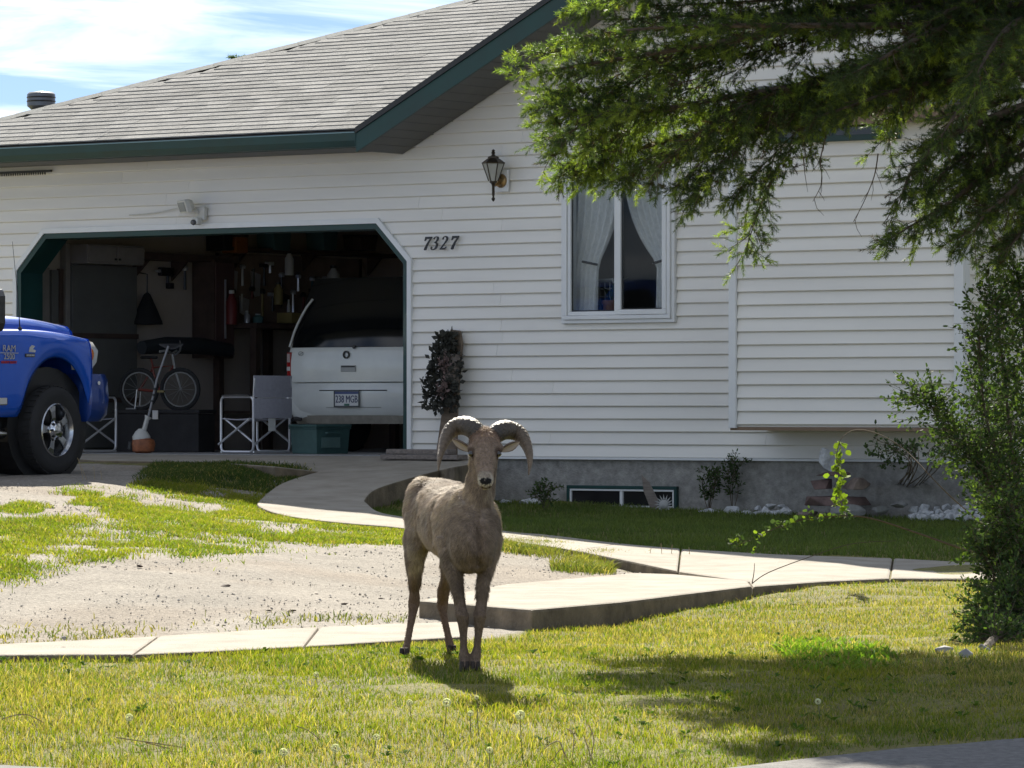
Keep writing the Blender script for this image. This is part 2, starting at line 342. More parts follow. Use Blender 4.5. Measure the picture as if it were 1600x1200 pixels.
# raised pad with the step, and the path beyond it
pad = tag(empty('raised_pad'), kind='structure')
backp = [Pz(1169,907.5,SLABZ), Pz(1054,897,SLABZ), Pz(991,895,SLABZ), Pz(785,913,SLABZ), Pz(654,938,SLABZ)]
slab('slab', [Fw[0],Fw[1],Fw[2],Fw[3]]+backp, .2, pad, bevel=.02)
slab('slab', [Fw[3]+Vector((.004,0,-.003)), Fw[4]+Vector((0,0,-.004)), Fw[5], Pz(1395,872,.19), Pz(1322,870,.205), Pz(1212,866,.215), Rw[-1]+Vector((.005,0,-.002)), Lw[-1]+Vector((.005,0,-.002)), backp[0]+Vector((.005,.004,-.003))], .22, pad, bevel=.02)
slab('slab', [Fw[5]+Vector((.004,0,0)), Fw[6], Pz(1750,905,.14), Pz(1750,890,.175), Pz(1526,879,.185), Pz(1395,872,.19)+Vector((.004,0,0))], .22, pad, bevel=.02)
# lower kerb strip across the drive
low = tag(empty('sidewalk'), kind='structure')
sxs = np.linspace(-3.6, min(Sb[-1].x, Sf[-1].x-.12), 26)
sB = np.interp(sxs, [p.x for p in Sb], [p.y for p in Sb]); sF = np.interp(sxs, [p.x for p in Sf], [p.y for p in Sf])
SA = [Vector((x_,y_,.06)) for x_,y_ in zip(sxs,sB)]; SB_ = [Vector((x_,min(y_,y2_-.05),.05)) for x_,y_,y2_ in zip(sxs,sF,sB)]
for a, b in ((0,7),(7,13),(13,19),(19,25)):
    AA = [p.copy() for p in SA[a:b+1]]; BB = [p.copy() for p in SB_[a:b+1]]
    for L_ in (AA, BB): L_[0] = shrink(L_[0], L_[1],.004); L_[-1] = shrink(L_[-1], L_[-2],.004)
    strip_slab(AA, BB, .12, low)
# street edge: asphalt shoulder at the bottom of the picture
M['asphalt'] = mat('asphalt', (0.15,0.145,0.14), 0.9, var=0.3, scale=25, bump=0.5, bscale=160)
road_edge = [(-40,17.4),(-5,17.55),(-2.1,17.75),(-1.55,17.5),(-.6,17.1),(.4,17.2),(.9,17.62),(1.5,18.25),(2.2,18.6),(4,18.9),(8,19.3),(40,19.5)]
mb = MB(); rx = [e[0] for e in road_edge]; ry = [e[1] for e in road_edge]
X_ = np.concatenate([[-40,-20],np.arange(-7,7.01,.2),[20,40]]); E_ = np.interp(X_, rx, ry)+(vnoise(X_*1.0, X_*0+3, .35)-.5)*.12
rows = [0, -.15, -.4, -.9, -1.6, -3, -8]
vs = []; 
for r in rows:
    yy = E_+r; zz = gz(X_, yy)+.022
    if r == 0: zz = zz-.03
    vs += [(float(a),float(b),float(c_)) for a,b,c_ in zip(X_,yy,zz)]
k = len(X_); fs = [(j*k+i,j*k+i+1,(j+1)*k+i+1,(j+1)*k+i) for j in range(len(rows)-1) for i in range(k-1)]
mb.add(vs, fs); tag(mb.build('road', M['asphalt'], smooth=2), kind='structure')
# ================================================================ HOUSE
house = tag(empty('house', HO, -TH), 'white vinyl sided house with green trim, grey shingle roof and open double garage', 'house')
SOF = 2.83                       # soffit level
G0, G1, GH, GC = -4.87, -.01, 2.16, .36
wu0, _ = W(885,503); wu1, _ = W(1053,503); _, wh0 = W(970,499); _, wh1 = W(970,250)
BV = -.6
bu0, bh0 = W(1141,667,BV); bu1, _ = W(1505,667,BV); bh1 = 2.93
PK, RU = 4.6, 9.27
wall = empty('wall', parent=house)
core = MB()
def pr(poly, v0=.02, v1=.16): core.prism([(a,v0,b) for a,b in poly], (0,v1-v0,0))
pr([(-5.75,0),(G0,0),(G0,SOF+.1),(-5.75,SOF+.1)])
pr([(G0,GH),(G0+GC,GH),(G0,GH-GC)]); pr([(G1-GC,GH),(G1,GH),(G1,GH-GC)])
pr([(G0,GH),(G1,GH),(G1,SOF+.1),(G0,SOF+.1)])
pr([(G1,0),(wu0,0),(wu0,SOF),(G1,SOF)]); pr([(wu0,0),(wu1,0),(wu1,wh0),(wu0,wh0)]); pr([(wu0,wh1),(wu1,wh1),(wu1,SOF),(wu0,SOF)])
pr([(wu1,0),(RU,0),(RU,SOF),(wu1,SOF)]); pr([(G1,SOF),(RU,SOF),(PK,SOF+(PK+.07)*.5)])
# side and back walls
core.box(-5.75,-5.61,.16,11.6,-.3,SOF+.1); core.box(RU-.14,RU,.16,11.6,-.6,SOF+.1); core.box(-5.61,RU-.14,11.5,11.6,-.3,SOF+.1)
core.build('wall_core', M['siding'], wall)
CH = .1143
def blocks(h):
    """blocked u-ranges of the front wall at height h"""
    b = []
    if h < GH+.05:
        k = max(0, h-(GH-GC)); b.append((G0-.05+k, G1+.05-k))
    if wh0-.035 < h < wh1+.035: b.append((wu0-.032, wu1+.032))
    if bh0 < h < bh1+.3: b.append((bu0+.03, bu1-.03))
    return b
def limits(h):
    if h <= SOF: return -5.75, RU
    return -.07+(h-SOF)/.5, RU-(h-SOF)/.5
def board(mb, h0, h1, c0, ua0, ub0, ua1, ub1, y=0.0, top=.006, lip=.030):
    pv = lambda h: y-(lip-(lip-top)*(h-c0)/CH)
    if h0 == c0: # with the rolled lower lip
        prof = [(y,h0),(pv(h0)+.004,h0),(pv(h0),h0+.006),(pv(h1),h1),(y,h1)]
    else: prof = [(y,h0),(pv(h0),h0),(pv(h1),h1),(y,h1)]
    def end(f): return [(f(h),v,h) for v,h in prof]
    la = lambda h: ua0+(ua1-ua0)*(h-h0)/(h1-h0); lb = lambda h: ub0+(ub1-ub0)*(h-h0)/(h1-h0)
    mb.loft([end(la), end(lb)])
def free(h):
    lo, hi = limits(h); cur = lo; out = []
    for a, b in sorted(blocks(h)):
        if a > cur: out.append((cur, a))
        cur = max(cur, b)
    if cur < hi: out.append((cur, hi))
    return out
edges = sorted({GH-GC, GH+.05, wh0-.035, wh1+.035, bh0, bh1+.3, SOF})
i = 0
while i*CH < 5.1:
    c0 = i*CH; c1 = c0+CH-.0075; runs = []
    jr = random.Random(i*7+1); cuts_ = [jr.uniform(.6,2.2)+3.66*q-4.2 for q in range(5)]
    hs = [c0]+[e for e in edges if c0+.004 < e < c1-.004]+[c1]
    for h0, h1 in zip(hs[:-1], hs[1:]):
        fa, fb = free(h0+1e-4), free(h1-1e-4)
        if len(fa) != len(fb): continue
        fa2, fb2 = [], []
        for (a0,b0),(a1,b1) in zip(fa, fb):
            xs_c = [q for q in cuts_ if max(a0,a1)+.5 < q < min(b0,b1)-.5]; aa = [a0]+xs_c; bb = [q-.0025 for q in xs_c]+[b0]; aa1 = [a1]+xs_c; bb1 = [q-.0025 for q in xs_c]+[b1]
            fa2 += list(zip(aa,bb)); fb2 += list(zip(aa1,bb1))
        fa, fb = fa2, fb2
        for (a0,b0),(a1,b1) in zip(fa, fb):
            for r in runs:
                if a0 < r[1] and b0 > r[0]: mb = r[2]; r[0] = min(r[0],a0); r[1] = max(r[1],b0); break
            else: mb = MB(); runs.append([a0,b0,mb])
            if b0-a0 > .02: board(mb, h0, h1, c0, a0, b0, a1, b1, y=.019)
    for r in runs:
        if r[2].v: r[2].build('siding_board', M['siding'], wall)
    i += 1
box('starter_strip', M['trim'], wall, G1+.05, RU, -.022, .018, -.022, -.002)
foundation = box('foundation', M['concrete_wall'], house, .0, RU, .03, .3, -1.0, -.004)
# bay (bump-out) with its own siding
bay = empty('bay', parent=house)
cb_ = MB(); cb_.box(bu0+.01,bu1-.01,BV+.019,-.001,bh0,bh1); cb_.build('bay_core', M['siding'], bay)
i = 0; tw = .075
while bh0+.02+(i+1)*CH < bh1+.02:
    c0 = bh0+.02+i*CH; mb = MB(); board(mb, c0, c0+CH-.0075, c0, bu0+tw, bu1-tw, bu0+tw, bu1-tw, y=BV+.019)
    mb.build('siding_board', M['siding'], bay)
    mb = MB(); Ms = Matrix.Translation((bu1-.01,0,0)) @ Matrix.Rotation(R(90),4,'Z')
    mb2 = MB(); board(mb2, c0, c0+CH-.0075, c0, BV+tw+.005, -.03, BV+tw+.005, -.03, y=0)
    mb.add(mb2.v, mb2.f, Ms); mb.build('siding_board', M['siding'], bay); i += 1
for (a0,a1) in ((bu0,bu0+tw-.002),(bu1-tw+.002,bu1+.018)): box('corner_trim', M['trim'], bay, a0, a1, BV-.03, BV+.003, bh0-.01, bh1, .004)
box('corner_trim', M['trim'], bay, bu1-.009, bu1+.02, BV+.004, BV+tw+.003, bh0-.01, bh1, .004)
box('bay_floor', mat('bay_underside',(.22,.15,.10),.8), bay, bu0+.0, bu1+.0, BV, .015, bh0-.03, bh0-.001)  # shade under the bay and its warm bounce put into the brown
wa, wb = W(1215,216,BV); wc, wd = W(1402,172,BV)
bwin = box('bay_window', M['green'], bay, wa-.05, wc+.05, BV-.045, BV-.021, wb-.05, wd+.05, .004)
mid = (wa+wc)/2
for a0, a1 in ((wa, mid-.02), (mid+.02, wc)): box('pane', M['glassdark'] if 'glassdark' in M else mat('dark_pane',(.02,.022,.025),.08,var=.2), bwin, a0, a1, BV-.05, BV-.044, wb, wd)
br = MB(); e0 = .1
br.add([(bu0-e0,BV-.16,bh1+.0),(bu1+e0,BV-.16,bh1+.0),(bu1+e0,.0,bh1+.30),(bu0-e0,.0,bh1+.30),(bu0-e0,BV-.16,bh1+.03),(bu1+e0,BV-.16,bh1+.03),(bu1+e0,.0,bh1+.33),(bu0-e0,.0,bh1+.33)],
       [(0,3,2,1),(4,5,6,7),(0,1,5,4),(1,2,6,5),(2,3,7,6),(3,0,4,7)])
br.build('bay_roof', M['hipcap'], bay); box('bay_fascia', mat('brown_fascia',(.20,.13,.085),.6), bay, bu0-e0, bu1+e0, BV-.185, BV-.162, bh1-.10, bh1+.035)

# garage opening: white trim, green frame and reveal
gfr = empty('garage_frame', parent=house)
def opening(o): return [(G0-o,0),(G0-o,GH-GC+o*.414),(G0+GC-o*.414,GH+o),(G1-GC+o*.414,GH+o),(G1+o,GH-GC+o*.414),(G1+o,0)]
def band(o0, o1, v0, v1, m, name):
    a, b = opening(o0), opening(o1)
    for k in range(5):
        MB().loft([[(a[k][0],v0,a[k][1]),(b[k][0],v0,b[k][1]),(b[k][0],v1,b[k][1]),(a[k][0],v1,a[k][1])],
                   [(a[k+1][0],v0,a[k+1][1]),(b[k+1][0],v0,b[k+1][1]),(b[k+1][0],v1,b[k+1][1]),(a[k+1][0],v1,a[k+1][1])]]).build(name, m, gfr)
band(.002,.05,-.034,.02,M['trim'],'white_trim')
band(-.05,.001,-.02,.30,M['green'],'green_casing')
# main window
win = empty('window', parent=house)
FV = -.05
def frame(parent, name, u0,u1,h0,h1, wdt, v0, v1, m):
    mb = MB(); mb.box(u0,u1,v0,v1,h0,h0+wdt); mb.box(u0,u1,v0,v1,h1-wdt,h1); mb.box(u0,u0+wdt,v0,v1,h0+wdt,h1-wdt); mb.box(u1-wdt,u1,v0,v1,h0+wdt,h1-wdt)
    return mb.build(name, m, parent, bevel=.004)
frame(win,'outer_trim',wu0-.03,wu1+.03,wh0-.033,wh1+.033,.034,-.04,.02,M['trim'])
frame(win,'window_frame',wu0+.005,wu1-.005,wh0+.002,wh1-.002,.036,-.06,.10,M['trim'])
wm = wu0+(wu1-wu0)*.5
for a0, a1, dv, ex in ((wu0+.043, wm+.004, -.045, 0), (wm+.006, wu1-.043, -.064, .012)):
    s_ = frame(win,'sash',a0,a1,wh0+.04,wh1-.04,.034+ex,dv,dv+.05,M['trim']); g_ = .034+ex
    box('pane', M['glass'], s_, a0+g_-.001, a1-g_+.001, dv+.028, dv+.033, wh0+.04+g_-.001, wh1-.04-g_+.001)
    frame(s_,'gasket',a0+g_-.0005,a1-g_+.0005,wh0+.0395+g_,wh1-.0395-g_,.012,dv+.018,dv+.027,M['black'])
# room behind the window
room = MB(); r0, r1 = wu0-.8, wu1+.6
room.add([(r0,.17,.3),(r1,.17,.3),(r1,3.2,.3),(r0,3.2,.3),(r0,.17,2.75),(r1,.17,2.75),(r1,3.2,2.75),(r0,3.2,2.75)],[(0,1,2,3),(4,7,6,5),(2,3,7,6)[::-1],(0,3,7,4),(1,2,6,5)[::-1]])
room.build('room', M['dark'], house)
# basement window
b0, bz0 = W(886,797); b1, bz1 = W(1058,760)
bw = empty('basement_window', parent=house)
frame(bw,'green_frame',b0,b1,bz0,bz1,.03,-.012,.028,M['green'])
frame(bw,'window_frame',b0+.031,b1-.031,bz0+.031,bz1-.031,.018,-.006,.028,M['trim'])
bm_ = (b0+b1)/2; box('mullion', M['trim'], bw, bm_-.015, bm_+.015, -.008, .0275, bz0+.05, bz1-.05)
for a0, a1 in ((b0+.05,bm_-.016),(bm_+.016,b1-.05)): box('pane', mat('dark_pane',(.02,.02,.022),.1,var=.2), bw, a0, a1, .01, .026, bz0+.049, bz1-.049)

# ---------------------------------------------------------------- roof
roof = empty('roof', parent=house)
EV, EH, Q = -.72, 2.99, .375; RL = -6.16; TT = 6.5
rb = MB(); up = lambda u,v,h: (u,v,h)
A_=(RL,EV,EH-.015); B_=(-.06,EV,EH-.015); V_=(-.06+.75*TT,EV+TT,EH-.015+Q*TT); Hp=(RL+TT,EV+TT,EH-.015+Q*TT); RR=(RU+.3,EV+TT,EH-.015+Q*TT); Bk=(RL,EV+2*TT,EH-.015); Bk2=(RU+.3,EV+2*TT,EH-.015); B3=(RU+.3,EV+.8,EH+Q*.8)
rb.add([A_,B_,V_,Hp,RR,Bk,Bk2],[(0,1,2,3),(0,3,5),(3,4,6,5),(3,2,4)])
rb.build('roof_deck', mat('roof_deck',(.10,.10,.10),.95), roof)
pkh = EH+.5*(PK+.06)
for s_, ue in ((-1,-.06),(1,RU+.0)):
    g = MB(); n_ = Vector((0,0,.035))
    pts = [Vector((ue,-.735,EH-.02)),Vector((PK,-.735,pkh-.02)),Vector((PK,9,pkh-.02)),Vector((ue,9,EH-.02))]
    g.prism(pts,(0,0,.035)); g.build('gable_slope', M['hipcap'], roof)
# rake fascia and soffit boards
fz = .185
for ue in (-.06, RU):
    MB().prism([(ue,-.73,EH-.022),(PK,-.73,pkh-.022),(PK,-.73,pkh-.022-fz),(ue,-.73,EH-.022-fz)],(0,.03,0)).build('rake_fascia', M['green'], roof)
    MB().prism([(ue,-.745,EH+.018),(PK,-.745,pkh+.018),(PK,-.745,pkh-.035),(ue,-.745,EH-.035)],(0,.013,0)).build('rake_edge', M['black'], roof)
L_ = (PK+.06)*math.hypot(1,.5); nb = int((PK+.06)/.125)
for k in range(nb):
    a0 = -.06+k*.125; a1 = a0+.119; z0 = EH-.022-fz+.012
    if a0 > 4.4: break
    h0 = z0+(a0+.06)*.5; h1 = z0+(a1+.06)*.5
    MB().prism([(a0,-.699,h0),(a1,-.699,h1),(a1,-.699,h1+.01),(a0,-.699,h0+.01)],(0,.672,0)).build('soffit_board', M['soffit'], roof)
MB().prism([(-.06,-.699,EH-.022-fz+.026),(PK,-.699,pkh-.022-fz+.026),(PK,-.699,pkh-.022-fz+.034),(-.06,-.699,EH-.022-fz+.034)],(0,.675,0)).build('soffit_backing', M['black'], roof)
MB().prism([(RU,-.699,EH-.022-fz+.02),(PK,-.699,pkh-.022-fz+.02),(PK,-.699,pkh-.022-fz+.03),(RU,-.699,EH-.022-fz+.03)],(0,.675,0)).build('soffit_panel', M['soffit'], roof)
MB().prism([(-.07,-.029,SOF+.0),(PK,-.029,SOF+(PK+.07)*.5),(PK,-.029,SOF+(PK+.07)*.5-.012),(-.07,-.029,SOF-.012)],(0,.004,0)).build('rake_shadow_trim', M['black'], roof)
# eave: fascia, gutter, soffit strips
box('eave_fascia', M['green'], roof, RL, -.07, -.64, -.615, SOF, EH-.03)
gp = [(-.64,EH-.155),(-.70,EH-.155),(-.728,EH-.10),(-.735,EH-.03),(-.735,EH-.022),(-.722,EH-.022),(-.72,EH-.095),(-.695,EH-.14),(-.64,EH-.14)]
MB().loft([[(u_,a,b) for a,b in gp] for u_ in (RL,-.07)]).build('gutter', M['green'], roof)
box('gutter_end', M['green'], roof, -.0695, -.062, -.734, -.64, EH-.154, EH-.024)
MB().box(RL,-.075,-.739,-.731,EH-.030,EH-.020).build('gutter_lip', mat('gutter_lip_metal',(.16,.24,.25),.3,metal=.4), roof)
for k in range(4): box('soffit_board', M['soffit'], roof, RL+.05, -.075, -.612+k*.146, -.612+k*.146+.14, SOF-.002, SOF+.008)
# shingles on the front slope
e = .132; cq = 1/math.hypot(1,Q); qa = math.atan(Q)
sv = []
for k in range(6):
    c_ = [tuple(c0_*q for c0_,q in zip((1.2,1.22,1.26),z)) for z in [(.175,.175,.168),(.205,.203,.195),(.145,.145,.14),(.19,.187,.178),(.225,.222,.212),(.16,.16,.156)]][k]
    mb = MB(); ww = .322; mb.add([(-ww/2,0,-.002),(ww/2,0,-.002),(ww/2,.2,-.004),(-ww/2,.2,-.004),(-ww/2,0,.0105),(ww/2,0,.0105),(ww/2,.2,.0),(-ww/2,.2,.0)],[(0,3,2,1),(4,5,6,7),(0,1,5,4),(1,2,6,5),(2,3,7,6),(3,0,4,7)])
    me = mb.mesh('shingle', M['shingle']); a = me.color_attributes.new('Col','FLOAT_COLOR','POINT'); a.data.foreach_set('color', list((*c_,1))*8); sv.append(me)
tabs = []
r = 0
while r*e*cq < 5.0:
    t = r*e*cq; u = RL+t+.1-(random.random()*.33); end = -.06+.75*t-.1
    while u < end:
        if u > RL+t+.05: tabs.append((u+.163, EV+t, EH+Q*t, random.randrange(6), random.uniform(-.004,.004), random.uniform(-.008,.008)))
        u += .3255
    r += 1
def tabpx(tb): p = H(tb[0],tb[1],tb[2]); return 800+F*p.x/p.y, HOR-(p.z-CAMZ)*F/p.y, p.y
vis = [(-20 < tabpx(tb)[0] < 1000 and tabpx(tb)[1] > -15) for tb in tabs]
order = sorted([i for i in range(len(tabs)) if vis[i]], key=lambda i: tabpx(tabs[i])[2]*1.0+(tabs[i][1])*1.5)
big = set(order[:300]); restV = []; restF = []; restC = []
sh_field = empty('shingle_field', parent=roof)
for i, tb in enumerate(tabs):
    Mx = Matrix.Translation((tb[0],tb[1]+tb[4],tb[2]+.004)) @ Matrix.Rotation(qa,4,'X') @ Matrix.Rotation(tb[5],4,'Z') @ Matrix.Rotation(-.0,4,'X')
    if i in big:
        o = bpy.data.objects.new('shingle', sv[tb[3]]); C.objects.link(o); o.parent = roof; o.matrix_local = Mx
    else:
        n0 = len(restV); me = sv[tb[3]]; cc = list(me.color_attributes['Col'].data[0].color)[:3]
        restV += [tuple(Mx @ v.co) for v in me.vertices]; restF += [tuple(j+n0 for j in p.vertices) for p in me.polygons]; restC += [cc]*8
bpy.data.objects.remove(sh_field)
tag(arrays_obj('far_shingles', M['shingle'], np.array(restV), np.array(restF), np.array(restC), parent=roof), kind='stuff')
k = 0
while k*.2 < 6.3:
    t = k*.2; p = Vector((RL+t,EV+t,EH+Q*t+.006)); d = Vector((1,1,Q)).normalized(); w1 = Vector((0,0,0)); 
    a = Vector((1,0,0)); b = Vector((0,1,0)); hw = .13
    pf = lambda q, off: [q+Vector((-0.0,0,0))+(Vector((.7,-.7,0))*hw+Vector((0,0,-Q*.7*hw*1.0+off))), q+Vector((0,0,off+.01)), q+(Vector((-.7,.7,0))*hw+Vector((0,0,-Q*.7*hw+off)))]
    r0 = pf(p, .006); r1 = pf(p+d*.293, .003)
    mb = MB(); mb.add(r0+r1+[q-Vector((0,0,.012)) for q in r0],[(0,1,4,3),(1,2,5,4),(6,7,1,0),(7,8,2,1)]); mb.build('hip_cap', M['hipcap'], roof); k += 1
# flue pipe behind the hip
fl = hthing('flue_pipe', -5.74, 1.3, 3.05, 'dark metal flue pipe with louvred rain cap behind the roof hip', 'chimney')
MB().lathe([(.092,-.1),(.092,.46)],16).build('pipe', mat('flue_metal',(.06,.065,.08),.45,metal=.6), fl, smooth=True)
MB().lathe([(.135,.40),(.135,.415),(.094,.43)],16).build('storm_collar', M['darkplastic'], fl, smooth=True)
cap = MB().lathe([(.10,.45),(.145,.49),(.145,.61),(.125,.63),(.02,.64)],20).build('cap', mat('cap_metal',(.12,.13,.15),.4,metal=.6), fl, smooth=True)
for q in (.53,.57): MB().lathe([(.146,q),(.151,q+.008),(.146,q+.016)],20,cap=False).build('louvre', M['black'], cap)
# ================================================================ THINGS ON THE WALL
def ribbon2d(pts, n=5):
    """stroke with varying width -> list of left/right points"""
    P_ = []
    for i in range(len(pts)-1):
        for k in range(n):
            t = k/n; p0 = pts[max(i-1,0)]; p1 = pts[i]; p2 = pts[i+1]; p3 = pts[min(i+2,len(pts)-1)]
            P_.append([.5*((2*b)+(c-a)*t+(2*a-5*b+4*c-d)*t*t+(3*b-a-3*c+d)*t**3) for a,b,c,d in zip(p0,p1,p2,p3)])
    P_.append(list(pts[-1])); L, Rr = [], []
    for i, p in enumerate(P_):
        a = P_[max(i-1,0)]; b = P_[min(i+1,len(P_)-1)]; dx, dy = b[0]-a[0], b[1]-a[1]; l = math.hypot(dx,dy) or 1; nx_, ny_ = -dy/l, dx/l; h = p[2]/2
        L.append((p[0]+nx_*h,p[1]+ny_*h)); Rr.append((p[0]-nx_*h,p[1]-ny_*h))
    return L, Rr
def glyph(ch, mb, ox, oz, s, y0, y1, shear=.26):
    f = lambda p: (ox+(p[0]+shear*p[1])*s, oz+p[1]*s)
    def solid(poly): mb.prism([(f(p)[0],y0,f(p)[1]) for p in poly], (0,y1-y0,0))
    def stroke(pts):
        L, Rr = ribbon2d(pts); 
        mb.loft([[(f(a)[0],y0,f(a)[1]),(f(b)[0],y0,f(b)[1]),(f(b)[0],y1,f(b)[1]),(f(a)[0],y1,f(a)[1])] for a,b in zip(L,Rr)])
    if ch == '7':
        solid([(-.02,.68),(0,1.0),(.62,1.0),(.63,.92),(.42,.5),(.34,.25),(.32,.02),(.26,-.02),(.16,-.02),(.10,.04),(.13,.2),(.24,.46),(.45,.83),(.14,.83),(.05,.68)])
    elif ch == '3':
        stroke([(.10,.80,.10),(.17,.93,.07),(.32,.985,.07),(.46,.90,.13),(.46,.74,.15),(.36,.60,.09),(.22,.55,.06)])
        stroke([(.22,.55,.06),(.40,.51,.10),(.51,.34,.17),(.45,.13,.15),(.27,.015,.08),(.10,.04,.08),(.02,.14,.11),(.05,.22,.11)])
    elif ch == '2':
        stroke([(.08,.76,.11),(.12,.91,.08),(.27,.985,.08),(.43,.92,.13),(.48,.77,.16),(.40,.57,.13),(.24,.33,.09),(.02,.05,.09)])
        solid([(-.02,-.01),(.46,-.01),(.58,.22),(.52,.22),(.44,.14),(.04,.13)])
pu, ph = W(664,391)
num = hthing('house_number', pu, -.03, ph, 'black italic numerals 7327 mounted on the white siding', 'house number')
blackp = mat('numeral_black',(.008,.008,.009),.35)
for ch, px in (('7',664.5),('3',676.5),('2',691),('7',706.5)):
    u_, h_ = W(px, 391-(px-664)*.03); mb = MB(); glyph(ch, mb, u_-pu, h_-ph, .122, -.012, .0); mb.build('numeral', blackp, num)
# coach lantern
lu, lh = W(788,283)
lan = hthing('wall_lantern', lu, 0, lh, 'bronze coach lantern on a white mounting block, right of the garage', 'lantern')
bronze = mat('aged_bronze',(.045,.035,.025),.4,metal=.5,var=.4,scale=12); brass = mat('tarnished_brass',(.30,.20,.09),.3,metal=.8)
box('mounting_block', M['trim'], lan, -.075,.075,-.05,-.022,-.10,.10,.006)
MB().lathe([(.0,0),(.065,.0),(.06,.018),(.03,.03),(.0,.032)],20,M=Matrix.Translation((0,-.05,0)) @ Matrix.Rotation(R(90),4,'X')).build('canopy', brass, lan, smooth=True)
MB().tube([(0,-.07,0),(0,-.10,-.03),(0,-.14,-.045),(0,-.17,-.04)],.012,8).build('arm', brass, lan, smooth=True)
body = empty('lamp_body', parent=lan); body.location = (0,-.17,0)
MB().lathe([(.0,-.195),(.010,-.185),(.018,-.17),(.008,-.15),(.013,-.13),(.013,-.05),(.02,-.03),(.035,-.02),(.036,-.008),(.0,-.006)],12).build('stem', bronze, body, smooth=True)
def sq(r, z, n=6): return [(r*math.cos(2*math.pi*(k+.5)/n), r*math.sin(2*math.pi*(k+.5)/n), z) for k in range(n)]
MB().loft([sq(.105,.150),sq(.108,.160),sq(.06,.195),sq(.05,.20),sq(.05,.215),sq(.02,.225),sq(.012,.24)]).build('lamp_roof', bronze, body)
MB().lathe([(.012,.238),(.02,.25),(.012,.262),(.016,.272),(.0,.285)],10).build('finial', bronze, body, smooth=True)
for k in range(6):
    a0, a1 = sq(.042,-.006)[k], sq(.098,.15)[k]
    MB().tube([a0,a1],.0055,6).build('glazing_bar', bronze, body)
gl = mat('lantern_glass',(.55,.55,.5),.25,alpha=.55)
for k in range(6):
    q = [sq(.041,-.004)[k],sq(.041,-.004)[(k+1)%6],sq(.097,.149)[(k+1)%6],sq(.097,.149)[k]]
    MB().prism(q,(0,0,.002)).build('pane', gl, body)
MB().lathe([(.012,0),(.012,.07),(.008,.08)],8).build('bulb', mat('bulb',(.8,.78,.7),.3), body, smooth=True)
# flood light with sensor
fu, fh = W(320,333)
flo = hthing('floodlight', fu, -.02, fh, 'weathered white floodlight with motion sensor above the garage opening', 'floodlight')
offw = mat('aged_white_plastic',(.62,.61,.56),.5,var=.12,scale=20)
box('junction_box', offw, flo, -.07,.05,-.05,0,-.07,.06,.01)
Mh = Matrix.Translation((-.10,-.13,.07)) @ Matrix.Rotation(R(-28),4,'Z') @ Matrix.Rotation(R(18),4,'X')
hd = MB().loft([[Mh @ Vector(p) for p in ((-.095*s,y_,-.06*s),(.095*s,y_,-.06*s),(.095*s,y_,.06*s),(-.095*s,y_,.06*s))] for y_,s in ((.05,.6),(.0,1.0),(-.05,1.04))]).build('lamp_head', offw, flo, bevel=.006)
MB().box(-.08,.08,-.056,-.0515,-.045,.045,M=Mh).build('lens', mat('flood_lens',(.30,.31,.30),.2), hd)
MB().tube([(-.02,-.05,.0),(-.07,-.09,.04),(-.09,-.11,.06)],.018,8).build('bracket', offw, flo)
sn = MB().box(-.055,.025,-.12,-.052,-.115,-.045).build('sensor', offw, flo, bevel=.012)
MB().lathe([(.0,0),(.026,.004),(.028,.02),(.02,.034),(.0,.04)],12,M=Matrix.Translation((-.015,-.118,-.09)) @ Matrix.Rotation(R(100),4,'X')).build('sensor_eye', mat('sensor_eye',(.10,.10,.10),.25), sn, smooth=True)
ca, cz = W(205,336); cb2, cz2 = W(292,322)
tag(MB().tube([H(ca+(cb2-ca)*k/8,-.03,cz+(cz2-cz)*k/8-.02*math.sin(math.pi*k/8)) for k in range(9)],.006,6).build('cable', offw), 'thin pale cable sagging along the siding left of the floodlight', 'cable')
sa, sz = W(-30,271); sb, sz2 = W(85,267)
st = hthing('toothed_strip', sb, -.034, sz2, 'thin black toothed strip under the eave at the far left', 'strip')
MB().box(sa-sb,0,-.02,0,-.012,.01).build('rail', M['black'], st)
mb = MB()
for k in range(30): mb.box(sa-sb+.02+k*.03,sa-sb+.03+k*.03,-.015,-.005,-.035,-.0125)
mb.build('teeth', M['black'], st)
# curtains, wicker chair inside the window
lace = mat('lace_curtain',(.86,.855,.84),.9,var=.1,scale=30)
def curtain(name, top0, top1, tie0, tie1, bot0, bot1, label, v=.20):
    o = tag(empty(name, H(0,0,0), -TH), label, 'curtain', 'lace curtains behind the window'); mb = MB(); rows_=18; cols=60; vs=[]; tieh = wh0+.5
    for r_ in range(rows_+1):
        h = wh1+.02-(wh1-wh0+.2)*r_/rows_; t = (wh1-h)/(wh1-tieh)
        if t < 1: k = max(0,t)**2.2; a,b = top0+(tie0-top0)*k, top1+(tie1-top1)*k
        else: k = min(1,(t-1)/.6); a,b = tie0+(bot0-tie0)*k, tie1+(bot1-tie1)*k
        for c_ in range(cols+1):
            x = a+(b-a)*c_/cols; am = .055*(1-.55*min(1,max(0,t)))
            vs.append((x, v+am*math.sin(c_*.95+.4*math.sin(r_*.5)), h))
    n=cols+1; mb.add(vs,[(r_*n+c_,r_*n+c_+1,(r_+1)*n+c_+1,(r_+1)*n+c_) for r_ in range(rows_) for c_ in range(cols)])
    mb.build('drape', lace, o, smooth=2); return o
cL = curtain('curtain', wu0-.25, wm-.08, wu0-.25, wu0+.24, wu0-.25, wu0+.21, 'pale lace curtain gathered to the left in the left sash', v=.165)
MB().tube([(wu0+.1,.11,wh0+.53),(wu0+.18,.105,wh0+.515),(wu0+.25,.13,wh0+.5)],.012,6).build('tie_back', M['darkplastic'], cL)
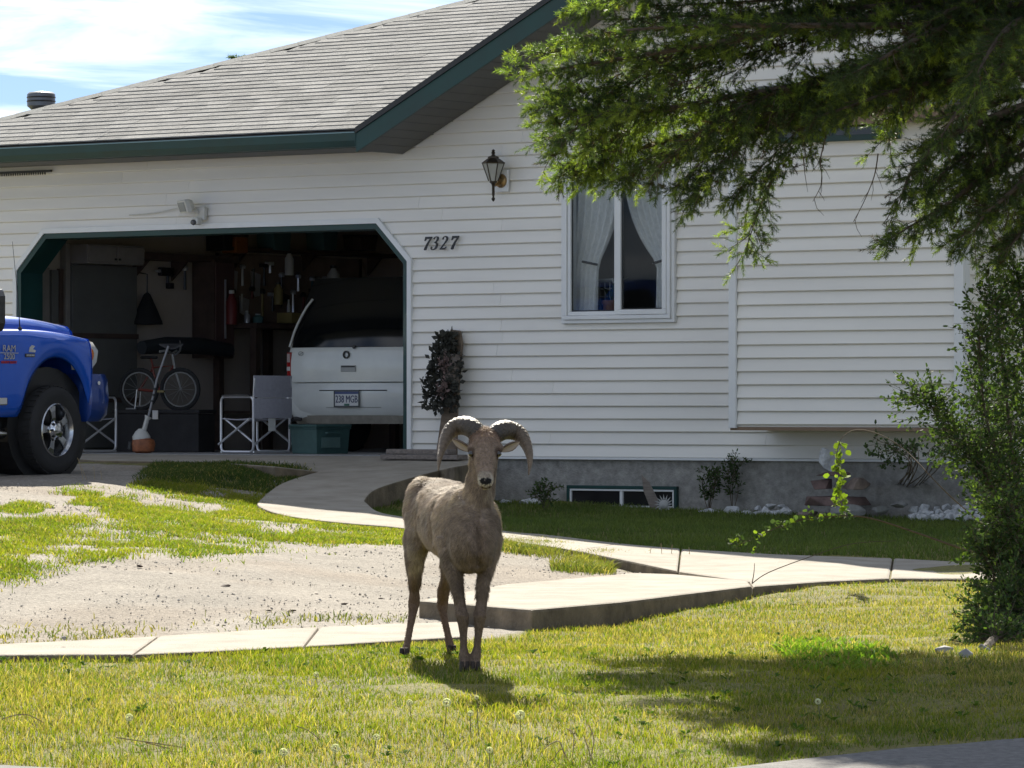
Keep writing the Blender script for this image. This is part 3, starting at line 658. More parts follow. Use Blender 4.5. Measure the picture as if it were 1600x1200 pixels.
cR = curtain('curtain', wm-.1, wu1+.0, wu1-.30, wu1+.0, wu1-.33, wu1+.0, 'pale lace curtain gathered to the right in the right sash', v=.18)
MB().tube([(wu1-.31,.13,wh0+.5),(wu1-.24,.12,wh0+.515),(wu1-.16,.13,wh0+.53)],.012,6).build('tie_back', M['darkplastic'], cR)
wk = hthing('wicker_chair', wu0+.02, .42, wh0-.35, 'white wicker chair back behind the left window pane', 'chair')
wp = mat('white_wicker',(.6,.6,.58),.6)
mb = MB(); mb.tube([(-.24,0,0),(-.24,0,.62),(-.2,0,.70),(.2,.0,.72),(.27,0,.6),(.33,-.02,.0)],.018,8); mb.build('back_frame', wp, wk, smooth=True)
mb = MB()
for k in range(9): mb.tube([(-.22+k*.058,0,.05),(-.22+k*.055,0,.70)],.006,5); mb.tube([(-.23,.0,.08+k*.07),(.28,0,.08+k*.07)],.006,5)
mb.build('weave', wp, wk)
box('seat', wp, wk, -.24,.3,-.2,.3,-.02,.04,.01)
for a in (-.22,.28):
    for b in (-.18,.28): MB().tube([(a,b,-.02),(a,b,-.45)],.016,6).build('leg', wp, wk)
# plant pot inside
pp = hthing('flower_pot', wu0+.27, .32, wh0+.02, 'terracotta flower pot behind the left window pane', 'flower pot')
MB().lathe([(.0,.0),(.06,.0),(.08,.13),(.09,.13),(.09,.16),(.075,.16),(.07,.14),(.0,.14)],16).build('pot', mat('terracotta',(.22,.11,.07),.8), pp, smooth=True)
mb = MB()
for k in range(14):
    a = random.random()*6.28; l = .1+.12*random.random(); mb.add([(0,0,.14),(.5*l*math.cos(a)-.02*math.sin(a),.5*l*math.sin(a)+.02*math.cos(a),.14+l*.9),(l*math.cos(a),l*math.sin(a),.14+l*1.1),(.5*l*math.cos(a)+.02*math.sin(a),.5*l*math.sin(a)-.02*math.cos(a),.14+l*.9)],[(0,1,2,3)])
mb.build('leaves', mat('houseplant',(.06,.10,.04),.6), pp)
# leaning board with dried garland
du, dh = W(698,706,-.2)
dec = hthing('dried_arrangement', du, -.2, -.0, 'tall wooden plank with dark dried garland leaning by the garage corner', 'decoration')
lean = Matrix.Rotation(R(-6.0),4,'X')
MB().prism([(-.13,0,0),(.10,0,0),(.075,0,.45),(.085,0,1.05),(.05,0,1.16),(-.05,0,1.17),(-.085,0,1.05),(-.085,0,.45)],(0,.035,0),M=lean).build('plank', M['wood'], dec, bevel=.004)
MB().loft([[lean @ Vector((.04+.075*math.cos(a)*s,-.05+.06*math.sin(a)*s,z)) for a in [2*math.pi*k/10 for k in range(10)]] for z,s in ((.66,.6),(.70,1),(.90,1.0),(.93,.9))]).build('bark_pocket', mat('bark',(.17,.14,.12),.9,var=.4,scale=15,bump=.6), dec, smooth=True)
def leafcloud(n, fpos, size, seed):
    r_ = np.random.default_rng(seed); V = []; T = []
    c = fpos(n, r_); d = r_.normal(size=(n,3)); d /= np.linalg.norm(d,axis=1)[:,None]; e_ = r_.normal(size=(n,3)); e_ -= d*(d*e_).sum(1)[:,None]; e_ /= np.linalg.norm(e_,axis=1)[:,None]
    s = size*(.6+.8*r_.random(n))[:,None]; nrm = np.cross(d,e_)
    V = np.stack([c, c+d*s*.5+e_*s*.3+nrm*s*.08, c+d*s, c+d*s*.5-e_*s*.3+nrm*s*.08],1).reshape(-1,3); k = np.arange(n)[:,None]*4
    T = np.concatenate([np.c_[k,k+1,k+2],np.c_[k,k+2,k+3]]); return V, T
def gpos(n, r_):
    z = .42+.72*r_.random(n)**.9; wdt = np.interp(z,[.42,.5,.75,.95,1.15],[.12,.19,.19,.13,.05]); x = -.03+wdt*(r_.random(n)*2-1)-.02*(z<.8); y = -.03-.09*r_.random(n)
    return np.c_[x, y*np.cos(.1)+z*.105, z]
V_g, T_g = leafcloud(1100, gpos, .06, 3)
arrays_obj('garland', mat('dried_leaves',(.035,.035,.028),.9,var=.5,scale=40), V_g, T_g, parent=dec)
for zc in (.62,.86):
    V_g, T_g = leafcloud(80, lambda n, r_: (lambda z: np.c_[r_.normal(size=n)*.03, -.12-.03*r_.random(n)+z*.105, z])(zc+r_.normal(size=n)*.035), .04, 5)
    arrays_obj('dried_flowers', mat('dried_flowers',(.16,.11,.10),.9,var=.4,scale=60), V_g, T_g, parent=dec)
for k, (a0,a1,b0,b1,z0) in enumerate([(.0,.86,-.42,-.30,.0),(.03,.80,-.28,-.17,.002),(.05,.74,-.40,-.27,.05)]):
    lab = ['long grey plank on the apron at the foot of the siding','grey plank behind the long one, against the wall','short grey plank lying on top of the others'][k]
    pl = tag(MB().box(a0-.02,a1,b0,b1,z0-.03,z0+.014,M=HM).build('old_plank', M['woodgrey'], bevel=.006), lab, 'plank', 'planks beside the garage corner')
# ================================================================ GARAGE INSIDE
gi = empty('garage_interior', parent=house)
DP = 7.0
box('garage_floor', M['floor'], gi, -5.29, 1.0, .0, DP, -.12, .0)
box('left_wall', M['drywall'], gi, -5.4, -5.3, .165, DP, -.1, 2.6); box('back_wall', M['drywall'], gi, -5.3, 1.0, DP+.003, DP+.1, -.1, 2.6)
box('right_wall', M['drywall'], gi, 1.003, 1.1, .165, DP+.1, -.1, 2.6); box('ceiling', M['drywall'], gi, -5.3, 1.0, .165, DP, 2.5, 2.6)
box('return_wall', M['drywall'], gi, -5.295, G0-.052, .163, .25, .0, 2.4)
def LWp(px, py, u=-5.28):
    d = Vector(((px-800)/F,1.0,-(py-HOR)/F)); n = Vector((CT,-ST,0)); o = Vector((0,0,CAMZ)); p0 = H(u,0,0); t = (p0-o).dot(n)/d.dot(n); q = HI @ (o+d*t); return q.y, q.z
def lw_box(name, px0, py0, px1, py1, depth, m, label, cat, group=None, u=-5.28, bevel=.006):
    v0, ha = LWp(px0, (py0+py1)/2, u); v1, hb = LWp(px1, (py0+py1)/2, u)
    hm = LWp((px0+px1)/2, py0, u)[1]; hn = LWp((px0+px1)/2, py1, u)[1]
    o = hthing(name, u, (v0+v1)/2, hn, label, cat, group=group); dv = (v1-v0)/2
    return o, dv, hm-hn, depth
# overhead door, opened under the ceiling
gd = hthing('garage_door', -2.44, 1.6, 2.30, 'pale sectional garage door rolled up overhead inside the garage', 'garage door')
for k in range(4): box('door_section', M['trim'], gd, -2.36,2.36,-1.15+k*.56,-1.15+k*.56+.552,0,.045,.006)
for s_ in (-1,1): box('track', M['alu'], gd, s_*2.40-.02,s_*2.40+.02,-1.3,1.3,-.05,.03)
MB().tube([(1.9,-1.17,-.02),(1.9,-1.17,.06),(2.0,-1.17,.06),(2.0,-1.17,-.02)],.008,6).build('handle', M['black'], gd)
ply = mat('grey_panel',(.13,.13,.12),.8,var=.15,scale=2); brown = mat('dark_brown_wood',(.07,.045,.035),.8,var=.3,scale=6); pale = mat('pale_board',(.24,.22,.20),.8)
def slabthing(name, px0,py0,px1,py1,depth,m,label,cat,extra=None,u=-5.28,group=None):
    o,dv,hh,dp = lw_box(name,px0,py0,px1,py1,depth,m,label,cat,group,u)
    mn = MB().box(0,dp,-dv,dv,0,hh).build('body' if extra else 'board', m, o, bevel=.006)
    if extra: extra(o,dv,hh,dp)
    return o
slabthing('panel_sheet',102,415,203,700,.10,ply,'large grey panel sheet standing against the garage side wall','panel', lambda o,dv,hh,dp: [box('batten', brown, o, dp+.001,dp+.02,-dv,dv,hh*q,hh*q+.05) for q in (.25,.6)])
for k,(x0,x1,t_,c_) in enumerate([(60,72,418,'pale narrow'),(76,86,422,'greyish'),(88,94,420,'short brown')]):
    slabthing('hanging_board',x0,t_,x1,505,.05,[pale,ply,brown][k],f'{c_} board leaning upright in the garage front corner','board',u=-5.2,group='boards in the garage corner')
slabthing('door_trim_post',94,380,101,700,.08,pale,'tall pale post beside the grey panel sheet','post')
def cabx(o,dv,hh,dp):
    for s_ in (-1,1): d_ = box('cabinet_door', pale, o, dp+.001,dp+.02,s_*dv/2-dv*.48,s_*dv/2+dv*.48,.02,hh-.02,.004); box('knob', M['black'], d_, dp+.02,dp+.04,s_*.03-.01,s_*.03+.01,.04,.06)
slabthing('overhead_cabinet',102,384,190,414,.30,pale,'pale overhead cabinet above the grey panel sheet','cabinet',cabx)
def shelfx(o,dv,hh,dp):
    for s_ in (-.8,0,.8): MB().prism([(0,s_*dv-.015,-.2),(0,s_*dv-.015,0),(dp*.8,s_*dv-.015,0)],(0,.03,0)).build('bracket', brown, o)
slabthing('long_shelf',193,398,342,409,.28,brown,'dark brown wall shelf high on the garage side wall','shelf',shelfx)
slabthing('tool_shelf',336,392,600,398,.25,brown,'long dark shelf under the ceiling over the tool wall','shelf',shelfx)
def cabt(o,dv,hh,dp):
    box('door', mat('reddish_door',(.09,.05,.045),.7), o, dp+.001,dp+.02,-dv*.93,dv*.93,.03,hh-.03,.004); box('handle', M['alu'], o, dp+.021,dp+.035,-dv*.1,dv*.0,hh*.2,hh*.8)
slabthing('tall_cabinet',300,407,331,560,.30,brown,'tall narrow reddish brown cabinet with a bright vertical handle','cabinet',cabt)
def pegx(o,dv,hh,dp):
    for a_ in (-1,1): box('edge_batten', brown, o, dp+.001,dp+.015,a_*dv-.02,a_*dv+.02,0,hh)
slabthing('pegboard',336,400,560,505,.02,mat('pegboard',(.27,.20,.16),.85,var=.25,scale=3),'brown pegboard covered with hanging tools behind the white van','pegboard',pegx)
wb_ = slabthing('workbench',330,508,560,516,.62,brown,'dark workbench along the garage side wall','workbench',None)
o,dv,hh,dp = lw_box('x',330,516,560,702,.55,None,'a b c d','x'); hb_ = LWp(440,516)[1]
bpy.data.objects.remove(o)
for vv in (-dv*.95,-dv*.3,dv*.35,dv*.95):
    for dd in (.05,.55): MB().box(dd-.04,dd+.04,vv-.04,vv+.04,-hb_,-.001).build('leg', brown, wb_)
MB().box(.06,.5,-dv*.9,dv*.9,-hb_*.7,-hb_*.7+.03).build('lower_shelf', brown, wb_)
# hanging cone-shaped bag
v0,h0 = LWp(223,507,-5.2); cn = hthing('garden_umbrella', -5.14, v0, h0, 'black folded cone-shaped umbrella hanging on the beige garage wall', 'umbrella')
MB().lathe([(.0,0),(.165,.0),(.16,.03),(.10,.17),(.035,.31),(.012,.33)],14).build('canopy', mat('black_cloth',(.012,.012,.013),.9), cn, smooth=True)
MB().tube([(0,0,.3),(0,0,.52),(-.12,0,.54)],.008,6).build('pole', M['black'], cn)
tm = {'k':M['black'],'s':M['alu'],'r':mat('red_paint',(.15,.02,.02),.5),'o':mat('orange_plastic',(.30,.10,.02),.5),'y':mat('yellow_plastic',(.28,.22,.08),.5),'w':mat('white_plastic',(.55,.55,.52),.5),'t':mat('teal_cloth',(.06,.14,.14),.8),'b':brown}
def handtool(px, py, L, head, m, label, cat):
    v0,h0 = LWp(px,py,-5.2); o = hthing('hand_tool', -5.2, v0, h0, label, cat, group='tools hanging in the garage')
    MB().tube([(0,0,0),(0,0,-L)],[.012,.016],6).build('handle', tm[m[0]], o, smooth=True)
    if head == 'hammer': MB().box(-.02,.02,-.07,.05,-.02,.02).build('head', tm[m[1]], o, bevel=.006)
    elif head == 'saw': MB().prism([(0,-.05,-.02),(0,.12,-.06),(0,.10,-L*1.2),(0,.02,-L*1.25),(0,-.04,-.2)],(.004,0,0)).build('blade', tm[m[1]], o)
    elif head == 'wrench': MB().lathe([(.0,0),(.03,0),(.035,.03),(.02,.05),(.0,.05)],8,M=Matrix.Translation((0,0,-.02))).build('jaw', tm[m[1]], o)
    elif head == 'drill': MB().box(-.03,.03,-.13,.07,-.05,.04).build('motor', tm[m[1]], o, bevel=.012); MB().tube([(0,-.13,0),(0,-.2,0)],[.02,.008],8).build('chuck', M['alu'], o); MB().box(-.03,.03,-.0,.07,-L-.06,-L).build('battery', tm['k'], o, bevel=.006)
tl = [(262,424,.12,'drill','kk','black power drill hanging left of the tall cabinet'),(289,420,.22,'wrench','ks','silver tipped tool hanging just left of the tall cabinet'),
 (345,418,.2,'hammer','bk','small hammer nearest the tall cabinet on the tool wall'),(360,415,.22,'saw','bs','hand saw beside the small hammer on the tool wall'),(379,417,.2,'wrench','ss','steel wrench right of the hand saw'),(396,420,.24,'saw','ks','black handled saw in the middle of the tool wall'),
 (413,415,.22,'hammer','kk','black hammer beside the black handled saw'),(422,412,.10,'hammer','sw','bright claw hammer with pale head on the tool wall'),(440,430,.22,'wrench','ks','wrench above the yellow bottle on the tool wall'),(466,432,.16,'wrench','ss','short bright wrench over the van corner'),
 (488,436,.14,'wrench','ts','first of the small teal handled tools above the van'),(497,437,.15,'wrench','ts','second of the small teal handled tools above the van'),(507,436,.14,'wrench','bs','small brown handled tool beside the teal ones'),(556,440,.2,'hammer','kk','dark hammer near the right end of the tool wall')]
ORD5 = ['first','second','third','fourth','fifth','sixth','seventh','eighth','ninth','tenth','eleventh','twelfth','thirteenth']
for j_ in range(13): tl.append((346+j_*16,455+(j_*37%11)-4,.10+.08*((j_*5)%3),['wrench','hammer','saw','wrench'][j_%4],['ks','bk','ss','rk','yk'][j_%5],f'{ORD5[j_]} small tool from the left in the lower row of the tool wall'))
for px,py,L,hd_,m_,lab in tl: handtool(px,py,L,hd_,m_,lab,'tool')
def bottle(px,py,r,h,m,capm,label,cat,u=-5.05):
    v0,h0 = LWp(px,py,u); o = hthing('bottle', u, v0, h0, label, cat, group='bottles and cans in the garage')
    MB().lathe([(.0,0),(r,0),(r,h*.68),(r*.45,h*.85),(r*.4,h*.9),(.0,h*.9)],14).build('container', tm[m], o, smooth=True); MB().lathe([(.0,h*.9),(r*.5,h*.9),(r*.5,h),(.0,h)],12).build('cap', tm[capm], o, smooth=True)
bottle(362,507,.06,.36,'r','w','red fire extinguisher with pale top standing on the workbench','extinguisher',-4.9)
bottle(386,507,.035,.14,'s','w','small steel can next to the red extinguisher','can',-4.9); bottle(403,508,.06,.12,'t','w','squat jar with white lid on the workbench','jar',-4.9)
bottle(435,476,.05,.24,'y','k','yellowish bottle hanging below the wrench','bottle'); bottle(452,430,.05,.26,'w','k','white tube standing upright on the tool wall','tube'); bottle(451,500,.02,.22,'w','w','pair of white sticks above the workbench','stick',-4.95)
bottle(521,458,.07,.30,'w','k','tall white spray bottle above the van roof','bottle'); bottle(508,482,.08,.06,'w','w','flat white dish above the van window','dish')
v0,h0 = LWp(367,396,-5.1); ob = hthing('orange_box', -5.1, v0, h0, 'bright orange box on the long dark shelf under the ceiling', 'box'); box('body', tm['o'], ob, -.1,.1,-.1,.1,.002,.17,.01); box('lid', tm['b'], ob, -.105,.105,-.105,.105,.171,.20,.008)
for k,(px,w_,h_,m_,lab) in enumerate([(345,.16,.2,'k','dark bin on the shelf left of the orange box'),(430,.3,.22,'t','teal bundle on the long dark shelf'),(505,.25,.2,'t','second teal bundle further right on the long shelf'),(565,.3,.15,'b','brown carton at the right end of the long shelf')]):
    v0,h0 = LWp(px,391.5,-5.1); o = hthing('storage_bin', -5.12, v0, h0, lab, 'bin', group='bins on the long garage shelf'); MB().loft([[(-.12,-w_/2*s,z),(.12,-w_/2*s,z),(.12,w_/2*s,z),(-.12,w_/2*s,z)] for z,s in ((.0,.85),(h_*.9,1.0),(h_*.91,1.06),(h_,1.06))]).build('body', tm[m_], o, bevel=.01); MB().box(-.125,.125,-w_*.54,w_*.54,h_+.001,h_+.02).build('lid', tm['k'], o, bevel=.006)
v0,h0 = LWp(455,505,-4.9); yb = hthing('yellow_box', -4.9, v0, h0, 'ochre cardboard box on the workbench behind the van', 'box'); box('carton', tm['y'], yb, -.1,.1,-.12,.12,.0,.11,.004); box('flap', tm['b'], yb, -.1,.1,-.11,.11,.111,.115)
v0,h0 = LWp(293,545,-4.9); oc = hthing('rolled_tarp', -4.75, v0-.3, h0, 'dark rolled tarpaulin lying across the bench end', 'tarp'); MB().tube([(0,-.6,0),(0,-.2,.03),(0,.3,.03),(0,.8,-.01)],[.07,.09,.09,.07],10).build('roll', mat('dark_tarp',(.02,.025,.03),.7), oc, smooth=True); MB().tube([(0,-.1,.02),(0,-.08,.02)],.095,10).build('strap', tm['s'], oc)
# kid's bicycle
Yb = 45.2; bp = P(247,640,Yb); bike = tag(empty('bicycle', (bp.x,bp.y,FLOOR), R(-18)), 'small dark bicycle with pale rims standing on a chest in the garage', 'bicycle')
rub = mat('tyre_rubber',(.02,.02,.021),.85,var=.2); rimm = mat('pale_rim',(.25,.25,.24),.4); bred = mat('bike_red',(.16,.03,.02),.4)
for s_,xx in ((-1,-.21),(1,.24)):
    wl = empty('wheel', parent=bike); wl.location = (xx,0,.36+.0)
    MB().tube([(.20*math.cos(a),0,.20*math.sin(a)) for a in [2*math.pi*k/28 for k in range(28)]],.022,8,closed=True).build('tyre', rub, wl, smooth=True)
    MB().tube([(.172*math.cos(a),0,.172*math.sin(a)) for a in [2*math.pi*k/28 for k in range(28)]],.008,6,closed=True).build('rim', rimm, wl, smooth=True)
    mb = MB()
    for k in range(14): a = 2*math.pi*k/14; mb.tube([(0,.01*(-1)**k,0),(.17*math.cos(a),0,.17*math.sin(a))],.0016,4)
    mb.build('spokes', rimm, wl)
MB().tube([(-.21,0,.36),(.0,0,.34),(.17,0,.60),(-.06,0,.58),(.0,0,.34)],.016,8).build('frame', bred, bike, smooth=True)
MB().tube([(-.21,.03,.36),(-.06,.02,.58),(-.08,0,.68)],.011,8).build('seat_stay', bred, bike); MB().tube([(.24,.03,.36),(.18,0,.58),(.155,0,.72)],.014,8).build('fork', rimm, bike)
MB().tube([(.10,-.2,.74),(.15,-.12,.75),(.155,0,.72),(.15,.12,.75),(.10,.2,.74)],.012,8).build('handlebar', rimm, bike); MB().loft([[(-.18+x,y*s,.68+.012*z) for y,z in ((-.05,0),(0,1.5),(.05,0),(0,-1))] for x,s in ((0,1.1),(.08,.9),(.17,.3))]).build('saddle', rub, bike)
MB().tube([(-.05,.06,.34),(.05,-.06,.34)],.01,6).build('crank', M['alu'], bike); box('pedal', tm['y'], bike, .03,.10,-.1,-.06,.33,.35)
for s_ in (-1,1): MB().tube([(-.23,s_*.06,.16),(-.21,s_*.05,.36)],.008,6).build('stand_strut', M['alu'], bike)
MB().tube([(-.3,.12,.165),(-.23,.06,.165),(-.23,-.06,.165),(-.3,-.12,.165)],.01,6).build('stand_foot', M['alu'], bike)
bike.location.z += .27
qc = P(257,640,45.25); ch_ = tag(empty('storage_chest',(qc.x,qc.y,FLOOR),R(-18)),'low dark storage chest with the small bicycle on top','chest'); dkc = mat('dark_chest',(.025,.024,.026),.8,var=.3); box('chest_body', dkc, ch_, -.46,.46,-.22,.22,.0,.385,.01); box('chest_lid', dkc, ch_, -.475,.475,-.235,.235,.387,.427,.01); box('hasp', M['alu'], ch_, -.03,.03,-.245,-.2355,.33,.42)
# string trimmer standing on its engine
tb = P(224,706,43.9); tr = tag(empty('string_trimmer', (tb.x,tb.y,FLOOR), 0), 'string trimmer standing upside down on its orange engine in the garage mouth', 'trimmer')
MB().loft([[(x+.0,y,z) for x,y in [(r_*math.cos(a)*1.25,r_*math.sin(a)) for a in [2*math.pi*k/14 for k in range(14)]]] for z,r_ in ((.0,.055),(.02,.085),(.09,.095),(.13,.085),(.15,.05))]).build('engine_cover', mat('engine_orange',(.26,.085,.03),.5,var=.3,scale=25), tr, smooth=True)
MB().loft([[(-.02+.075*math.cos(a)*s,.06*math.sin(a)*s,z) for a in [2*math.pi*k/10 for k in range(10)]] for z,s in ((.12,1.1),(.16,1.2),(.21,.8),(.24,.35))]).build('housing', tm['w'], tr, smooth=True)
MB().tube([(-.13,0,.04),(-.12,0,.11)],.03,8).build('starter', M['black'], tr); MB().tube([(.0,0,.2),(.035,0,.33),(.05,0,.36)],[.025,.022,.04],8).build('clutch', tm['w'], tr, smooth=True)
MB().tube([(.045,0,.34),(.075,.0,.46),(.13,.03,.72),(.24,.08,1.05)],.0125,8).build('shaft', mat('dull_shaft',(.22,.22,.23),.45,metal=.4), tr, smooth=True)
for q in (.50,.56,.62): MB().tube([(.08+(q-.48)*.22,.005,q),(.084+(q-.48)*.22,.006,q+.02)],.019,8).build('grip_band', M['black'], tr)
MB().loft([[(.235+.12*math.cos(a)*s+.03,.08+.09*math.sin(a)*s,z) for a in [math.pi*k/8-.2 for k in range(9)]] for z,s in ((1.02,.3),(1.06,1),(1.075,1.02),(1.035,.32))],cap=True).build('guard', M['darkplastic'], tr)
# camp chairs
grey = mat('grey_canvas',(.33,.33,.38),.9,var=.08,scale=30,bump=.1,bscale=300)
def camp_chair(loc, rz, label):
    c = tag(empty('camp_chair', loc, rz), label, 'chair', 'folding camp chairs in the garage mouth'); hw, hd_ = .235, .235
    for s_ in (-1,1):
        x = s_*hw; r_=.05; lp=[]
        for cx,cz,a0 in ((-hd_+r_,.02+r_,180),(hd_-r_,.02+r_,270),(hd_-r_,.55-r_,0),(-hd_+r_,.55-r_,90)):
            lp += [(x,cx+r_*math.cos(R(a0+q)),cz+r_*math.sin(R(a0+q))) for q in (0,30,60,90)]
        sf = MB().tube(lp,.0125,8,closed=True).build('side_frame', M['alu'], c, smooth=True)
        for t_ in (-1,1): MB().tube([(x+s_*.0-.02*t_,t_*(hd_+.015),.09),(x-.02*t_,-t_*(hd_-.03),.34)],.011,8).build('cross_leg', M['alu'], c, smooth=True)
        MB().tube([(x,hd_,.5),(x,hd_+.02,.73)],.012,8).build('back_post', M['alu'], c)
        MB().loft([[(x-.025,y,z),(x+.025,y,z),(x+.025,y,z+.014),(x-.025,y,z+.014)] for y,z in ((-.2,.555),(0,.56),(.2,.555))]).build('armrest', M['darkplastic'], c)
    for y in (-hd_,hd_): MB().tube([(-hw,y,.02),(hw,y,.02)],.011,8).build('foot_bar', M['alu'], c)
    MB().loft([[(-hw,y,.345+d),(0,y,.33+d),(hw,y,.345+d),(hw,y,.335+d),(0,y,.32+d),(-hw,y,.335+d)] for y,d in ((-.24,.0),(0,-.01),(.22,.0))]).build('seat', grey, c)
    def panel(z0,z1,n_): return MB().loft([[(x_,hd_+.024+.02*(1-(x_/hw)**2)*bow,z) for x_ in (-hw-.01,-.12,0,.12,hw+.01)]+[(x_,hd_+.012+.02*(1-(x_/hw)**2)*bow,z) for x_ in (hw+.01,.12,0,-.12,-hw-.01)] for z,bow in ((z0,.6),((z0+z1)/2,1),(z1-.012,.7),(z1,.5))]).build(n_, grey, c, smooth=True)
    panel(.545,.755,'backrest'); panel(.345,.535,'lower_backrest')
    box('care_label', tm['w'], c, -.03,.06,hd_+.02,hd_+.024,.22,.342)
    return c
q = P(399,640,43.45); camp_chair((q.x,q.y,FLOOR), R(-135), 'grey folding camp chair standing beside the green tote')
q = P(128,640,44.1); camp_chair((q.x,q.y,FLOOR), R(140), 'folding camp chair mostly hidden behind the blue truck bumper')
# tote
q = P(500,640,43.35); tt_ = tag(empty('storage_tote', (q.x,q.y,FLOOR), R(38)), 'dark green lidded storage tote in front of the white van', 'storage tote')
tg = mat('tote_green',(.045,.10,.095),.5,var=.15,scale=10)
MB().loft([[(-.20*s,-.22*s,z),(.20*s,-.22*s,z),(.20*s,.22*s,z),(-.20*s,.22*s,z)] for z,s in ((0,.93),(.24,1.0),(.241,1.05),(.255,1.05))]).build('body', tg, tt_, bevel=.01)
box('lid', tg, tt_, -.215,.215,-.235,.235,.2555,.285,.012); box('paper_label', mat('label_teal',(.10,.17,.16),.6), tt_, -.14,.08,-.225,-.219,.06,.16); MB().tube([(-.1,-.23,.20),(-.09,-.25,.2),(.05,-.25,.2),(.06,-.23,.2)],.01,6).build('handle', tg, tt_)
# ================================================================ VEHICLES
def textmesh(s, size, extr=.002, shear=0.0, align='CENTER'):
    cu = bpy.data.curves.new('t','FONT'); cu.body = s; cu.size = size; cu.extrude = extr; cu.shear = shear; cu.align_x = align; cu.align_y = 'CENTER'; cu.resolution_u = 3
    o = bpy.data.objects.new('t', cu); C.objects.link(o); dg = bpy.context.evaluated_depsgraph_get(); me = bpy.data.meshes.new_from_object(o.evaluated_get(dg)); bpy.data.objects.remove(o); return me
def text(name, s, size, m, parent, Mx, extr=.002, shear=0.0, bold=0.0):
    me = textmesh(s, size, extr, shear); me.materials.clear(); me.materials.append(m); o = bpy.data.objects.new(name, me); C.objects.link(o); o.parent = parent; o.matrix_local = Mx; return o
# ---------------------------------------------------------------- white van (rear, inside the garage)
van = hthing('minivan', -2.12, 1.87, 0, 'white minivan parked nose-in inside the garage, rear showing', 'car')
vw = mat('van_white',(.74,.76,.73),.3,var=.06,scale=3,coat=.5); dkg = mat('van_glass',(.006,.007,.008),.08,var=.1); blk = M['darkplastic']
def vsec(y, hw, zb, zt, belt, roofw):
    pts = [(hw*.90,zb),(hw*.985,zb+.12),(hw,zb+.35),(hw*.99,belt-.08),(hw*.965,belt),(hw*.93,belt+.14),((hw+roofw)/2*.985,(belt+zt)/2+.08),(roofw*1.02,zt-.10),(roofw*.9,zt-.025),(roofw*.5,zt)]
    sl = .33 if y < .3 else (.2 if y < 1 else 0)
    yy = lambda z: y+.03+max(0,z-1.03)*sl
    return [(x,yy(z),z) for x,z in pts]+[(-x,yy(z),z) for x,z in reversed(pts)]
st_ = [(.02,.84,.36,1.50,1.02,.52),(.05,.90,.33,1.60,1.03,.60),(.12,.945,.31,1.68,1.04,.66),(.28,.965,.30,1.735,1.05,.69),(.7,.975,.29,1.76,1.06,.71),(2.2,.985,.28,1.77,1.06,.72),(3.0,.98,.28,1.72,1.05,.70),(3.6,.96,.28,1.25,1.02,.72),(4.2,.93,.30,1.02,.95,.74),(4.65,.80,.34,.85,.80,.62)]
MB().loft([vsec(*q) for q in st_]).build('body', vw, van, smooth=True)
# tailgate: gently curved panel
def vpanel(name, m, x0,x1,zs,ys,th=.012,parent=van,n=9,bow=.03,inset=None):
    rings=[]
    for k in range(n+1):
        x = x0+(x1-x0)*k/n; fx = (x/.9)**2*bow
        ring = [(x*(1 if inset is None else inset[i]), y+fx, z) for i,(y,z) in enumerate(zip(ys,zs))]
        rings.append(ring+[(p[0],p[1]+th,p[2]) for p in reversed(ring)])
    return MB().loft(rings).build(name, m, parent, smooth=True, bevel=.004)
tg_ = vpanel('tailgate', vw, -.80,.80,(.70,.78,.90,.99,1.045,1.06),(-.03,-.036,-.036,-.03,-.012,-.004),.03,bow=.05,inset=(.985,1,1,.99,.97,.965))
gls = vpanel('rear_window', dkg, -.80,.80,(1.045,1.2,1.4,1.6,1.74),(-.022,.010,.070,.135,.195),.03,bow=.05,inset=(1.0,.975,.93,.88,.84))  # dark glass carried up over the roof header, standing in for shade there
MB().tube([(-.815,.005,1.05),(-.80,.02,1.12),(-.775,.03,1.20),(-.745,.045,1.28),(-.71,.065,1.36),(-.665,.09,1.45),(-.61,.12,1.53)],.013,6).build('window_edge_moulding', mat('pale_moulding',(.55,.55,.52),.35), van, smooth=True)
bm2 = vpanel('rear_bumper', vw, -.93,.93,(.37,.42,.50,.58,.64,.69),(.0,-.035,-.055,-.06,-.06,-.045),.06,bow=.13,n=16,inset=(.955,.985,1,1,.99,.96))
vpanel('valance', mat('valance_dark',(.26,.24,.20),.6,var=.2,scale=10), -.80,.80,(.285,.37),(.02,.0),.05,bow=.10)  # lower strip in a darker, browner tone than the bumper
vpanel('bumper_groove', blk, -.40,.44,(.612,.622),(-.066,-.066),.02,bow=.10); vpanel('bumper_crease', mat('crease',(.25,.26,.25),.5), -.32,.36,(.447,.452),(-.048,-.049),.02,bow=.10)
